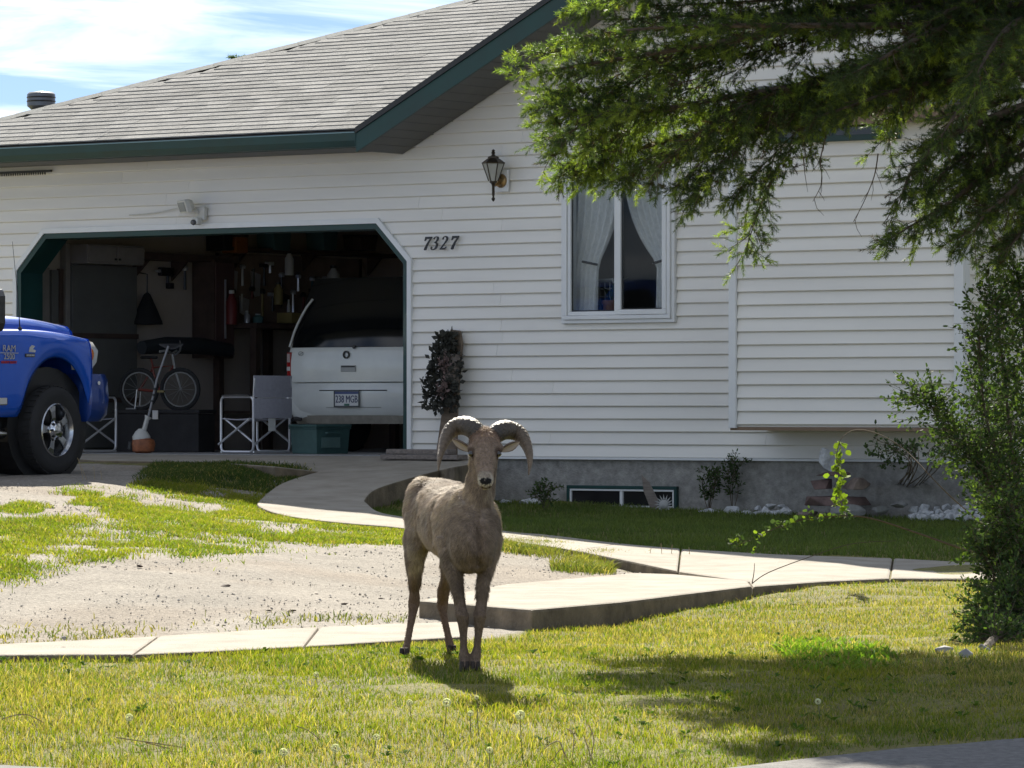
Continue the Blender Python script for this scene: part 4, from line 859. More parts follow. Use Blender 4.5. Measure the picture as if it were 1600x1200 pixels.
for s_ in (-1,1):
    tl_ = MB().loft([[(s_*.80,-.002,z),(s_*.885,.045,z),(s_*.90,.12,z),(s_*.80,.10,z)] for z in (.745,.80,.93,1.0)]).build('tail_light', mat('tail_red',(.45,.02,.02),.15,coat=1), van, bevel=.008)
    MB().loft([[(s_*.807,-.006,z),(s_*.872,.03,z),(s_*.872,.05,z),(s_*.807,.03,z)] for z in (.815,.855)]).build('reverse_lens', mat('clear_lens',(.8,.78,.75),.1), tl_)
    MB().loft([[(s_*.807,-.006,z),(s_*.868,.028,z),(s_*.868,.05,z),(s_*.807,.03,z)] for z in (.90,.985)]).build('upper_lens', mat('clear_lens',(.6,.5,.48),.1), tl_)
    MB().tube([(s_*.66,.0,.33),(s_*.72,-.02,.335),(s_*.79,.03,.325)],[.018,.026,.02],6).build('bumper_pad', blk, van)
    for yy in (.95,3.85):
        wl = empty('wheel', parent=van); wl.location = (s_*.84,yy,.31)
        MB().lathe([(.19,-.1),(.29,-.1),(.31,-.08),(.31,.08),(.29,.1),(.19,.1)],24,M=Matrix.Rotation(R(90),4,'Y')).build('tyre', rub, wl, smooth=True); MB().lathe([(.0,-.06),(.19,-.07),(.19,.07),(.0,.06)],16,M=Matrix.Rotation(R(90),4,'Y')).build('rim', M['alu'], wl, smooth=True)
RX = Matrix.Rotation(R(90),4,'X')
em = MB().lathe([(.026,-.005),(.04,-.005),(.04,.008),(.026,.008)],18,cap=False,M=Matrix.Translation((-.06,-.042,.97)) @ RX).build('emblem', M['black'], van); MB().lathe([(.0,0),(.018,0),(.018,.01),(.0,.01)],8,M=Matrix.Translation((.03,-.03,1.045)) @ RX).build('wiper_pivot', M['black'], van)
hdl = box('tailgate_handle', mat('handle_recess',(.36,.37,.36),.4), van, -.13,.06,-.045,-.036,.80,.865,.006); box('grip', blk, hdl, -.12,.05,-.048,-.0455,.845,.858)
mb = MB(); mb.tube([(-.66+.03*math.cos(a),-.012,.985+.02*math.sin(a)) for a in [2*math.pi*k/12 for k in range(12)]],.003,5,closed=True); mb.tube([(-.68,-.013,.97),(-.63,-.013,1.0)],.003,5); mb.build('badge', mat('badge_grey',(.28,.28,.28),.3,metal=.5), van)
pl_ = empty('licence_plate', parent=van); pl_.location = (-.03,-.068,.535)
box('plate_panel', mat('plate_white',(.62,.63,.64),.4), pl_, -.152,.152,-.006,.0,-.076,.076,.003); frame_ = MB()
for a in ((-.16,.16,.07,.085),(-.16,.16,-.085,-.07),(-.16,-.147,-.07,.07),(.147,.16,-.07,.07)): frame_.box(a[0],a[1],-.010,-.0065,a[2],a[3])
frame_.build('plate_frame', mat('frame_dark',(.05,.06,.07),.4), pl_)
box('province_strip', mat('plate_blue',(.05,.08,.22),.4), pl_, -.146,.146,-.0085,-.0065,.046,.069); box('sticker', mat('plate_green',(.03,.14,.10),.4), pl_, -.03,.035,-.0085,-.0065,-.069,-.05)
pb = mat('plate_digits',(.015,.025,.10),.4)
text('plate_text','238 MGB',.082,pb,pl_,Matrix.Translation((0,-.0075,-.008)) @ RX @ Matrix.Diagonal((.88,1.25,1,1)))
# ---------------------------------------------------------------- blue pickup
wc = Pz(90,742,.68); hq = HI @ wc
TU = hq.x-.98; TV = hq.y
tz = wc.z-FLOOR
trk = hthing('pickup_truck', TU, TV, tz+.005, 'bright blue heavy duty pickup truck parked facing the garage', 'truck')
blue = mat('metallic_blue',(.004,.095,.58),.26,metal=.3,var=.08,scale=3,coat=1.0); 
Rw_, AR, HZ = .385, .46, .385
def zb(y):
    for yc in (0,-3.8):
        d = abs(y-yc)
        if d < AR: return max(.56, HZ+.635/.46*math.sqrt(max(0,AR*AR-d*d)))
    return .66 if y > .4 else .50
def tsec(y):
    b = zb(y); k = max(0,(y-.20)/.50); f = 1-.05*k**2.0            # nose narrows
    dr = -.10*max(0,(y+.55)/1.0)**1.6                       # hood falls to the front
    fl = .02*math.exp(-((y)/.7)**2)                               # fender swell
    sh = 1.225+.02*math.exp(-(y/.5)**2)+dr*.7
    pts = [(.965,b),(.975+fl,b+(sh-b)*.25),(.985+fl,b+(sh-b)*.55),(.985+fl*.8,b+(sh-b)*.8),(.972+fl*.5,sh-.022),(.945+fl*.3,sh+.022),(.86,sh+.035),(.80,sh+.025),(.778,sh-.015),(.768,sh-.012),(.758,sh+.085),(.70,sh+.135),(.55,sh+.16),(.30,sh+.17),(0,sh+.175)]
    return [(x*f,y,z) for x,z in pts]
ys_ = [-.95+.05*k for k in range(37)]; ys_ = [y for y in ys_ if y <= .46]
rings = []
for y in ys_:
    s = tsec(y); rings.append(s+[(-x,yy,z) for x,yy,z in reversed(s[:-1])])
mb = MB(); n_ = len(rings[0])
mb.add([p for r_ in rings for p in r_],[(k*n_+i,k*n_+i+1,(k+1)*n_+i+1,(k+1)*n_+i) for k in range(len(rings)-1) for i in range(n_-1)])
fend = mb.build('front_body', blue, trk, smooth=True); sm = fend.modifiers.new('s','SUBSURF'); sm.levels = 1; sm.render_levels = 1
so_ = fend.modifiers.new('t','SOLIDIFY'); so_.thickness = .02; so_.offset = -1
# nose
nf = tsec(ys_[-1]); nz_ = [(x*.97,ys_[-1]+.01+.05*(1-(abs(x)/.9)**2),z) for x,y,z in nf]
ring = nf+[(-x,y,z) for x,y,z in reversed(nf[:-1])]; ring2 = nz_+[(-x,y,z) for x,y,z in reversed(nz_[:-1])]
MB().loft([ring,ring2]).build('nose', blue, trk, smooth=True)
box('grille_surround', M['chrome'], trk, -.52,.52,.50,.64,.80,1.27,.05); gr = box('grille', M['black'], trk, -.44,.44,.625,.645,.86,1.21,.02); box('grille_bar', M['chrome'], gr, -.46,.46,.64,.66,1.0,1.05,.01); box('grille_post', M['chrome'], gr, -.03,.03,.64,.661,.82,1.25,.01)
lens = mat('headlight_lens',(.62,.63,.64),.08,coat=1.0); amb = mat('amber_lens',(.75,.22,.03),.12,coat=1)
for s_ in (-1,1):
    hl = MB().loft([[(s_*x,y-.05,z+.085) for x,y in pr_] for z,pr_ in ((.83,[(.80,.44),(.94,.47),(.90,.58),(.70,.62)]),(.90,[(.80,.42),(.962,.445),(.93,.62),(.62,.70)]),(1.00,[(.80,.40),(.975,.42),(.93,.64),(.58,.72)]),(1.075,[(.80,.38),(.955,.385),(.90,.60),(.60,.68)]),(1.105,[(.80,.36),(.91,.37),(.85,.55),(.62,.62)]))]).build('headlight', lens, trk, smooth=True)
    MB().lathe([(.0,-.01),(.055,-.01),(.065,.015),(.03,.032),(.0,.035)],14,M=Matrix.Translation((s_*.935,.45,1.05)) @ Matrix.Rotation(R(90*s_),4,'Y')).build('turn_signal', amb, hl, smooth=True)
bp_ = [(.93,.47),(.985,.50),(.985,.66),(.95,.76),(.80,.84),(.4,.88),(0,.89)]
outl = bp_+[(-x,y) for x,y in reversed(bp_[:-1])]
MB().loft([[(x*s,.42+(y-.47)*s2,z) for x,y in outl] for z,s,s2 in ((.46,.94,.85),(.52,.985,.97),(.66,1.0,1.0),(.83,.99,.98),(.88,.965,.93))]).build('front_bumper', mat('bumper_blue',(.008,.045,.24),.32,metal=.3,coat=.8), trk, smooth=True)
for s_ in (-1,1): MB().lathe([(.0,0),(.018,0),(.018,.012),(.0,.012)],10,M=Matrix.Translation((s_*.983,.53,.80)) @ Matrix.Rotation(R(90*s_),4,'Y')).build('bumper_bolt', M['chrome'], trk)
# wheel liners and chassis darkness
for yc in (0,-3.8):
    MB().tube([(-.86,yc,.42),(.86,yc,.42)],.52,24).build('wheel_liner', M['black'], trk)
box('chassis', M['black'], trk, -.8,.8,-5.0,.55,.40,.60)
# cab
cabp = [(-.95,1.25),(-.95,1.36),(-1.55,1.86),(-2.0,1.93),(-3.0,1.90),(-3.18,1.30),(-3.18,.50),(-.95,.50)]
def cabring(x, s): return [(x, -2.1+(y+2.1)*(1-(1-s)*(z>1.3)*.3), z if z <= 1.3 else 1.3+(z-1.3)*s) for y,z in cabp]
MB().loft([cabring(-.80,.97),cabring(-.965,.94) if False else [( -.97,y,z) if z<=1.3 else (-.78,y,z) for y,z in cabp],[(.97,y,z) if z<=1.3 else (.78,y,z) for y,z in cabp],]).build('cab', blue, trk, bevel=.03)
for s_ in (-1,1):
    MB().prism([(s_*.965,-1.15,1.31),(s_*.80,-1.62,1.80),(s_*.79,-2.1,1.84),(s_*.965,-2.1,1.31)],(s_*.006,0,0)).build('side_window', dkg, trk); MB().prism([(s_*.965,-2.18,1.31),(s_*.79,-2.18,1.84),(s_*.80,-2.9,1.82),(s_*.965,-2.98,1.31)],(s_*.006,0,0)).build('side_window', dkg, trk)
    bx0, bx1 = sorted((s_*.975,s_*1.002)); box('door_moulding', M['chrome'], trk, bx0,bx1,-3.1,-.66,.60,.67,.02)
    MB().tube([(s_*1.0,-3.1,.36),(s_*1.03,-1.0,.36),(s_*.98,-.72,.36),(s_*.9,-.68,.36)],.05,12).build('running_board', M['chrome'], trk, smooth=True)
    mi = MB().loft([[(s_*(1.03+x*.26),-1.06-y_,z+.03) for x,z in ((0,1.24),(.15,1.20),(.9,1.20),(1.0,1.27),(1.0,1.50),(.9,1.56),(.15,1.56),(0,1.48))] for y_ in (.06,-.01,-.06)]).build('mirror', mat('mirror_black',(.012,.012,.012),.25,coat=.6), trk, bevel=.02); MB().box(s_*1.16-.09,s_*1.16+.09,-1.1245,-1.121,1.29,1.53).build('mirror_glass', M['chrome'], mi)
    MB().tube([(s_*.95,-1.06,1.33),(s_*1.06,-1.06,1.33)],.03,8).build('mirror_arm', M['black'], trk)
MB().prism([(-.72,-1.0,1.345),(.72,-1.0,1.345),(.66,-1.52,1.835),(-.66,-1.52,1.835)],(0,.008,.008)).build('windshield', dkg, trk)
# bed
for s_ in (-1,1): x0,x1 = sorted((s_*.90,s_*.985)); box('bed_side', blue, trk, x0,x1,-5.1,-3.22,.95,1.36,.03); box('bed_side_lower', blue, trk, x0,x1,-3.26+.0,-3.22,.55,.95); box('bed_rear_lower', blue, trk, x0,x1,-5.1,-4.42,.58,.95,.03)
box('bed_floor', M['black'], trk, -.9,.9,-5.1,-3.22,.75,.85); box('tailgate', blue, trk, -.9,.9,-5.14,-5.09,.75,1.36,.03); box('rear_bumper', M['chrome'], trk, -.95,.95,-5.3,-5.15,.5,.68,.04)
# wheels
wheelm = mat('wheel_chrome',(.42,.43,.45),.22,metal=1.0,var=.2,scale=20)
def truck_wheel(x, y, steer=0):
    wl = empty('wheel', parent=trk); wl.location = (x,y,Rw_); wl.rotation_euler = (0,0,(0 if x>0 else math.pi)+steer)
    Mw = Matrix.Rotation(R(90),4,'Y')
    MB().lathe([(.225,-.11),(.30,-.13),(.352,-.128),(.378,-.105),(.385,-.06),(.385,.06),(.378,.105),(.352,.128),(.30,.13),(.235,.115)],40,M=Mw,cap=False).build('tyre', rub, wl, smooth=True)
    tm_ = MB()
    for k in range(40):
        a = 2*math.pi*k/40
        for s_ in (-1,1): tm_.box(-.022,.022,s_*.03+(.0 if s_>0 else -.07),s_*.03+(.07 if s_>0 else .0),.382,.392,M=Matrix.Rotation(a,4,'X') @ Matrix.Rotation(R(90),4,'Z'))
    tm_.build('tread', rub, wl)
    rim_ = MB().lathe([(.20,-.10),(.23,-.08),(.205,.0),(.21,.08),(.238,.118),(.228,.125),(.205,.09),(.19,.0)],36,M=Mw,cap=False).build('rim', wheelm, wl, smooth=True)
    MB().lathe([(.0,.0),(.205,.0),(.205,-.02),(.0,-.02)],24,M=Mw @ Matrix.Translation((0,0,0))).build('brake_disc', mat('brake_dark',(.03,.03,.032),.5,metal=.5), wl)
    for k in range(5):
        a = 2*math.pi*k/5+.25; Ms = Matrix.Rotation(a,4,'X')
        MB().loft([[(xx,-w2,r_),(xx,w2,r_),(xx-.03,w2*.8,r_),(xx-.03,-w2*.8,r_)] for r_,w2,xx in ((.05,.045,.085),(.11,.03,.10),(.17,.036,.105),(.215,.055,.10))],M=Ms).build('spoke', wheelm, rim_, bevel=.006)
    MB().lathe([(.0,.06),(.085,.06),(.085,.095),(.07,.11),(.06,.135),(.03,.145),(.0,.146)],20,M=Mw).build('hub', M['chrome'], wl, smooth=True)
    for k in range(8): a = 2*math.pi*k/8; MB().lathe([(.0,.09),(.011,.09),(.011,.125),(.0,.13)],6,M=Mw @ Matrix.Translation((.073*math.cos(a),.073*math.sin(a),0))).build('lug_nut', M['black'], wl)
for s_ in (-1,1):
    for y_ in (0,-3.8): truck_wheel(s_*.85, y_, R(6) if y_==0 else 0)
# aerial, badges
MB().tube([(.90,-.40,1.27),(.90,-.42,1.5),(.905,-.50,2.02)],[.006,.003,.002],6).build('aerial', M['black'], trk); MB().lathe([(.02,0),(.018,.02),(.006,.03)],10,M=Matrix.Translation((.90,-.40,1.255))).build('aerial_base', M['black'], trk)
sv_ = mat('badge_silver',(.6,.6,.62),.25,metal=.8); rd_ = mat('badge_red',(.5,.04,.03),.4)
bg_ = empty('badge', parent=trk)
fx = .999
def BT(y,z): return Matrix.Translation((fx,y,z)) @ Matrix.Rotation(R(90),4,'Z') @ Matrix.Rotation(R(90),4,'X')
text('badge_name','RAM',.082,sv_,bg_,BT(-.645,1.09),.004); text('badge_number','2500',.07,sv_,bg_,BT(-.645,1.02),.004); text('badge_line','HEAVY DUTY',.032,rd_,bg_,BT(-.645,.972),.004)
MB().box(fx-.004,fx+.004,-.76,-.53,1.05,1.056).build('badge_rule', sv_, bg_)
b2 = MB().box(fx-.004,fx+.006,-.44,-.32,1.02,1.05).build('engine_badge', M['black'], trk); MB().prism([(fx,-.40,1.065),(fx,-.32,1.06),(fx,-.31,1.08),(fx,-.35,1.09),(fx,-.32,1.115),(fx,-.36,1.125),(fx,-.39,1.105)],(.008,0,0)).build('emblem', sv_, b2)
for k in range(5): MB().box(fx+.006,fx+.009,-.43+k*.021,-.415+k*.021,1.027,1.043).build('letter_block', sv_, b2)
# ================================================================ BIGHORN RAM
RO = Vector((-.30, 21.9, float(gzf(-.30, 21.9))))
ram = tag(empty('bighorn_ram', RO), 'young brown bighorn ram with curled horns standing on the lawn facing the camera', 'sheep')
ax = Vector((.21,-.978,0)).normalized(); rt = Vector((.978,.21,0)).normalized(); UP = Vector((0,0,1))
def ering(c, a, b, ra, rb, n=20, p=2.0):
    out = []
    for k in range(n):
        t = 2*math.pi*k/n; ct, st2 = math.cos(t), math.sin(t)
        out.append(Vector(c)+a*(ra*math.copysign(abs(ct)**(2/p),ct))+b*(rb*math.copysign(abs(st2)**(2/p),st2)))
    return out
bm_ = MB()
tor = [(22.66,-.405,.80,.66,.05),(22.62,-.40,.845,.60,.095),(22.52,-.39,.885,.56,.135),(22.38,-.368,.905,.545,.148),(22.2,-.337,.893,.54,.146),(22.0,-.300,.866,.525,.143),(21.8,-.258,.862,.502,.143),(21.64,-.222,.886,.474,.134),(21.52,-.195,.875,.465,.123),(21.42,-.180,.80,.48,.110),(21.35,-.168,.73,.52,.085),(21.31,-.163,.67,.56,.05)]
bm_.loft([ering((X,Y,(t+b)/2), rt, UP, hw, (t-b)/2, 24, 2.25) for Y,X,t,b,hw in tor])
# neck (elliptical), curving up to the head
nk = [((-.192,21.62,.70),.100,.15),((-.178,21.54,.765),.086,.125),((-.163,21.50,.83),.075,.105),((-.150,21.475,.90),.069,.092),((-.140,21.455,.97),.064,.086),((-.134,21.44,1.04),.063,.085),((-.131,21.42,1.09),.055,.07)]
bm_.loft([ering(c, Vector((1,0,0)), Vector((0,-.97,-.25)) if i<3 else Vector((0,-1,.0)), a, b, 20) for i,(c,a,b) in enumerate(nk)])
# head: poll to muzzle
hd = [((-.130,21.45,1.115),.045,.040),((-.130,21.43,1.118),.062,.060),((-.130,21.39,1.100),.0735,.072),((-.129,21.35,1.070),.0745,.076),((-.128,21.31,1.040),.066,.070),((-.127,21.265,1.005),.052,.060),((-.126,21.22,.970),.043,.050),((-.125,21.175,.938),.038,.043),((-.1245,21.14,.915),.0365,.040),((-.124,21.115,.902),.031,.033),((-.124,21.10,.896),.016,.018)]
hv = (Vector((0,21.12,.90))-Vector((0,21.42,1.10))).normalized(); hup = Vector((0,-hv.z,hv.y)); hup = hup if hup.z>0 else -hup
bm_.loft([ering(c, Vector((1,0,0)), hup, a, b, 20, 2.3) for c,a,b in hd])
# lower jaw
bm_.loft([ering(c, Vector((1,0,0)), hup, a, b, 12) for c,a,b in [((-.13,21.37,1.01),.045,.045),((-.128,21.28,.952),.036,.034),((-.126,21.20,.912),.029,.026),((-.125,21.145,.888),.024,.02),((-.125,21.125,.882),.012,.01)]])
# brow ridges
for s_ in (-1,1): bm_.loft([ering((-.129+s_*x,Y,z), Vector((1,0,0)), hup, r_, r_, 10) for x,Y,z,r_ in ((.058,21.37,1.085,.010),(.066,21.335,1.075,.020),(.066,21.30,1.058,.018),(.058,21.275,1.04,.008))])
# legs: (px,py,Y,rx,ry)
def leg(chain, M_=None):
    bm_.loft([ering(P(px,py,Y), Vector((1,0,0)), Vector((0,1,0)), rx, ry, 14) for px,py,Y,rx,ry in chain])
leg([(700,838,21.62,.055,.10),(704,866,21.58,.052,.085),(709,892,21.54,.042,.062),(714,918,21.51,.031,.044),(719,945,21.49,.026,.034),(722,962,21.47,.033,.038),(723.5,975,21.48,.026,.031),(724,990,21.49,.0185,.023),(724.5,1010,21.50,.0175,.021),(725,1024,21.50,.0255,.028),(725.5,1033,21.485,.022,.026),(726,1040,21.475,.024,.032),(726,1044,21.475,.024,.034)])
leg([(768,838,21.58,.055,.10),(764,868,21.56,.050,.082),(758,894,21.53,.040,.060),(754,920,21.51,.031,.044),(751.5,946,21.49,.026,.034),(750,962,21.47,.0325,.038),(749,975,21.48,.0255,.031),(747.5,990,21.49,.0185,.023),(745.5,1010,21.50,.0175,.021),(744,1024,21.50,.0255,.028),(743.5,1033,21.485,.022,.026),(743,1040,21.475,.024,.032),(743,1044,21.475,.024,.034)])
leg([(657,800,22.38,.07,.16),(653,830,22.35,.068,.145),(650,858,22.32,.058,.115),(648,882,22.33,.044,.080),(647.5,905,22.37,.032,.055),(647.5,925,22.42,.026,.042),(647,942,22.45,.030,.047),(645,958,22.42,.021,.030),(641,980,22.37,.0175,.023),(637,1002,22.31,.0175,.022),(634,1016,22.27,.0225,.026),(632.5,1024,22.25,.021,.026),(631.5,1030,22.235,.022,.031),(631.5,1033.5,22.235,.023,.032)])
leg([(712,815,22.52,.065,.15),(708,850,22.48,.055,.125),(702,882,22.46,.046,.090),(698,908,22.50,.034,.060),(693,930,22.58,.0265,.044),(691,944,22.63,.030,.047),(692,956,22.61,.021,.030),(696,975,22.58,.0175,.023),(700.5,994,22.555,.0175,.022),(703,1007,22.54,.0225,.026),(704.5,1014,22.53,.021,.026),(705.5,1020,22.52,.022,.031),(706,1024.5,22.52,.023,.032)])
# haunch + shoulder masses
for c,rx,ry,rz in [(P(660,795,22.40),.085,.19,.16),(P(708,800,22.50),.085,.18,.15),(P(701,830,21.62),.045,.14,.15),(P(766,826,21.57),.043,.12,.14),(P(741,858,21.39),.055,.06,.10)]:
    bm_.loft([ering(Vector(c)+Vector((0,0,rz*math.sin(t))), rt, ax, rx*math.cos(t)+.002, ry*math.cos(t)+.002, 18) for t in [R(q) for q in range(-85,86,17)]])
# tail stub
bm_.loft([ering(c, rt, UP, a, b, 10) for c,a,b in [((-.40,22.60,.83),.03,.03),((-.405,22.68,.80),.025,.028),((-.41,22.70,.74),.02,.02)]])
tmp = bm_.build('tmp', None); rm = tmp.modifiers.new('r','REMESH'); rm.mode = 'VOXEL'; rm.voxel_size = .0075
sm1 = tmp.modifiers.new('s','SMOOTH'); sm1.factor = .5; sm1.iterations = 3
dg = bpy.context.evaluated_depsgraph_get(); bme = bpy.data.meshes.new_from_object(tmp.evaluated_get(dg)); bpy.data.objects.remove(tmp)
nv = len(bme.vertices); co = np.empty(nv*3, np.float32); bme.vertices.foreach_get('co', co); co = co.reshape(-1,3); nrm = np.empty(nv*3, np.float32); bme.vertices.foreach_get('normal', nrm); nrm = nrm.reshape(-1,3)
def n3(p, s):  # cheap 3-d noise from 2-d noise
    return (vnoise(p[:,0]+p[:,2]*.7, p[:,1]+p[:,2]*.5, s)+vnoise(p[:,2]+11+p[:,1]*.3, p[:,0]*1.1+p[:,1]*.6, s))/2
# fine muscle / coat relief
disp = (n3(co,.06)-.5)*.016+(n3(co,.025)-.5)*.010
leftside = (nrm[:,0]<-.2)
disp = disp-.013*np.exp(-((co[:,1]-21.76-.18*(co[:,2]-.7))/.028)**2)*leftside*(co[:,2]>.5)*(co[:,2]<.84)-.012*np.exp(-((co[:,1]-22.16+.25*(co[:,2]-.65))/.03)**2)*leftside*(co[:,2]>.52)*(co[:,2]<.80)
disp = disp-.014*np.exp(-((co[:,0]+.160)/.016)**2)*(co[:,1]<21.47)*(co[:,2]>.5)*(co[:,2]<.78)+.010*np.exp(-((co[:,0]+.195)/.02)**2-((co[:,2]-.62)/.07)**2)*(co[:,1]<21.5)+.010*np.exp(-((co[:,0]+.125)/.02)**2-((co[:,2]-.62)/.07)**2)*(co[:,1]<21.5)
far_from_face = np.clip((np.linalg.norm(co-np.array([-.126,21.2,.97]),axis=1)-.12)/.1,0,1); co = co+nrm*(disp*far_from_face*(co[:,2]>.3))[:,None]
base = np.array([.285,.214,.162]); dark = np.array([.175,.108,.072]); pale_ = np.array([.46,.37,.28]); white = np.array([.58,.51,.43]); blk_ = np.array([.012,.011,.011])
def sstep(a,b,x): t = np.clip((x-a)/(b-a),0,1); return t*t*(3-2*t)
c_ = np.repeat(base[None],nv,0); nzb = n3(co,.11)
mixc = lambda c, t, k: c*(1-k[:,None])+t[None]*k[:,None]
c_ = mixc(c_, base*.62, sstep(.42,.62,nzb)*.55)
c_ = mixc(c_, np.array([.43,.33,.25]), sstep(.48,.68,n3(co+3,.16))*.75)
c_ = mixc(c_, np.array([.44,.34,.26]), np.exp(-((co[:,1]-22.0)/.2)**2-((co[:,2]-.66)/.1)**2)*.5)
shed = sstep(.52,.66,n3(co*np.array([1,1,.6])+7,.035))*(co[:,2]>.5)*(co[:,1]>21.4); c_ = mixc(c_, np.array([.40,.33,.26]), shed*.6)
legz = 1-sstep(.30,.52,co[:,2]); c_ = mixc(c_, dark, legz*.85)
c_ = mixc(c_, pale_, (1-sstep(.45,.56,co[:,2]))*sstep(.40,.47,co[:,2])*sstep(21.6,21.8,co[:,1])*(nrm[:,2]<-.35)*.9)     # pale belly
c_ = mixc(c_, white, sstep(22.52,22.66,co[:,1])*(co[:,2]>.5)*sstep(-.2,.5,nrm[:,1])*.95)                                    # rump patch
c_ = mixc(c_, pale_*.9, sstep(.55,.95,nrm[:,1])*legz*.7)                                                                 # pale backs of the legs
faced = np.linalg.norm((co-np.array([-.124,21.125,.895]))*np.array([1,1,.9]),axis=1)
c_ = mixc(c_, base*1.0, sstep(.30,.18,faced)*.6)
c_ = mixc(c_, white*.85, 1-sstep(.03,.075,faced+.018*(n3(co,.03)-.5)*2))
bridge = (np.abs(co[:,0]+.126)<.03)&(co[:,1]<21.27)&(co[:,2]>.93); c_ = mixc(c_, pale_*.62, bridge*.55)
fore = np.linalg.norm((co-np.array([-.129,21.36,1.13]))*np.array([.8,1,.8]),axis=1); c_ = mixc(c_, dark*1.25, (1-sstep(.04,.12,fore))*.8)
c_ = mixc(c_, dark*1.4, ((np.abs(co[:,0]+.128)<.035)&(co[:,1]<21.35)&(co[:,2]>.96)&(co[:,2]<1.1))*.35)
nose = np.minimum(np.linalg.norm((co-np.array([-.138,21.095,.915])),axis=1), np.linalg.norm((co-np.array([-.110,21.095,.915])),axis=1)); c_ = mixc(c_, blk_, 1-sstep(.014,.021,nose))
nose2 = np.linalg.norm((co-np.array([-.124,21.09,.902]))*np.array([1.3,1,1]),axis=1); c_ = mixc(c_, blk_, (1-sstep(.010,.018,nose2)))
mouth = np.abs(co[:,2]-(.880+np.abs(co[:,0]+.124)*.25)); c_ = mixc(c_, dark*.5, (1-sstep(.003,.007,mouth))*(co[:,1]<21.16)*(co[:,2]<.91))
for s_ in (-1,1):
    ey = np.linalg.norm(co-np.array([-.129+s_*.064,21.287,1.040]),axis=1); c_ = mixc(c_, dark*.45, (1-sstep(.022,.045,ey))*.95)
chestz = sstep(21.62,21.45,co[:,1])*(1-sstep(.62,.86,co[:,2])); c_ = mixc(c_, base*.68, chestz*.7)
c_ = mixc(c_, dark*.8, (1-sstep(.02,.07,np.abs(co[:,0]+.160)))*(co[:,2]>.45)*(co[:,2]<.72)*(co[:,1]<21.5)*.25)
bme.vertices.foreach_set('co', (co-np.array(RO,dtype=np.float32)).ravel().astype(np.float32)); bme.update()
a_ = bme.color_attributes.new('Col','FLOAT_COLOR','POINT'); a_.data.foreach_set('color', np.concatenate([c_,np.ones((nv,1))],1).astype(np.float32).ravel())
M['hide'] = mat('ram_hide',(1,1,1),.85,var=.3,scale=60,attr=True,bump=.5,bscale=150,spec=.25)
bme.materials.clear(); bme.materials.append(M['hide']); bme.shade_smooth()
bodyo = bpy.data.objects.new('body', bme); C.objects.link(bodyo); bodyo.parent = ram
# short coat: fine hair slivers lying along the body
bme.calc_loop_triangles(); tri = np.empty(len(bme.loop_triangles)*3, np.int32); bme.loop_triangles.foreach_get('vertices', tri); tri = tri.reshape(-1,3)
vv = co-np.array(RO); a0 = vv[tri[:,0]]; b0_ = vv[tri[:,1]]; c0_ = vv[tri[:,2]]; ar = np.linalg.norm(np.cross(b0_-a0,c0_-a0),axis=1)/2
NH = 85000; pick = rng.choice(len(tri), NH, p=ar/ar.sum()); w1_ = rng.random(NH); w2_ = rng.random(NH); fl_ = w1_+w2_>1; w1_[fl_] = 1-w1_[fl_]; w2_[fl_] = 1-w2_[fl_]
pos = a0[pick]+(b0_-a0)[pick]*w1_[:,None]+(c0_-a0)[pick]*w2_[:,None]; hn_ = nrm[tri[pick,0]]; hc = c_[tri[pick,0]]*(.62+.6*rng.random(NH)+.3*sstep(.35,.65,n3(pos+np.array(RO),.022))*(pos[:,2]>.35))[:,None]
flow = np.array([-.12,.55,-.85])[None]+rng.normal(size=(NH,3))*.28; flow -= hn_*(flow*hn_).sum(1)[:,None]; flow /= np.linalg.norm(flow,axis=1)[:,None]+1e-9
hl_ = np.where((pos[:,2]+RO.z<.35)|(np.linalg.norm(pos+np.array(RO)-np.array([-.126,21.22,.98]),axis=1)<.2), .008, .022)*(.6+.8*rng.random(NH)); sd_ = np.cross(flow,hn_)
tipp = pos+flow*hl_[:,None]+hn_*(hl_*.33)[:,None]; V_h = np.stack([pos-sd_*.0018, pos+sd_*.0018, tipp],1).reshape(-1,3)
arrays_obj('coat', mat('ram_hair',(1,1,1),.7,var=.1,scale=40,attr=True,spec=.3,trans=.25), V_h, np.arange(NH*3).reshape(-1,3), np.repeat(hc,3,0), parent=ram)
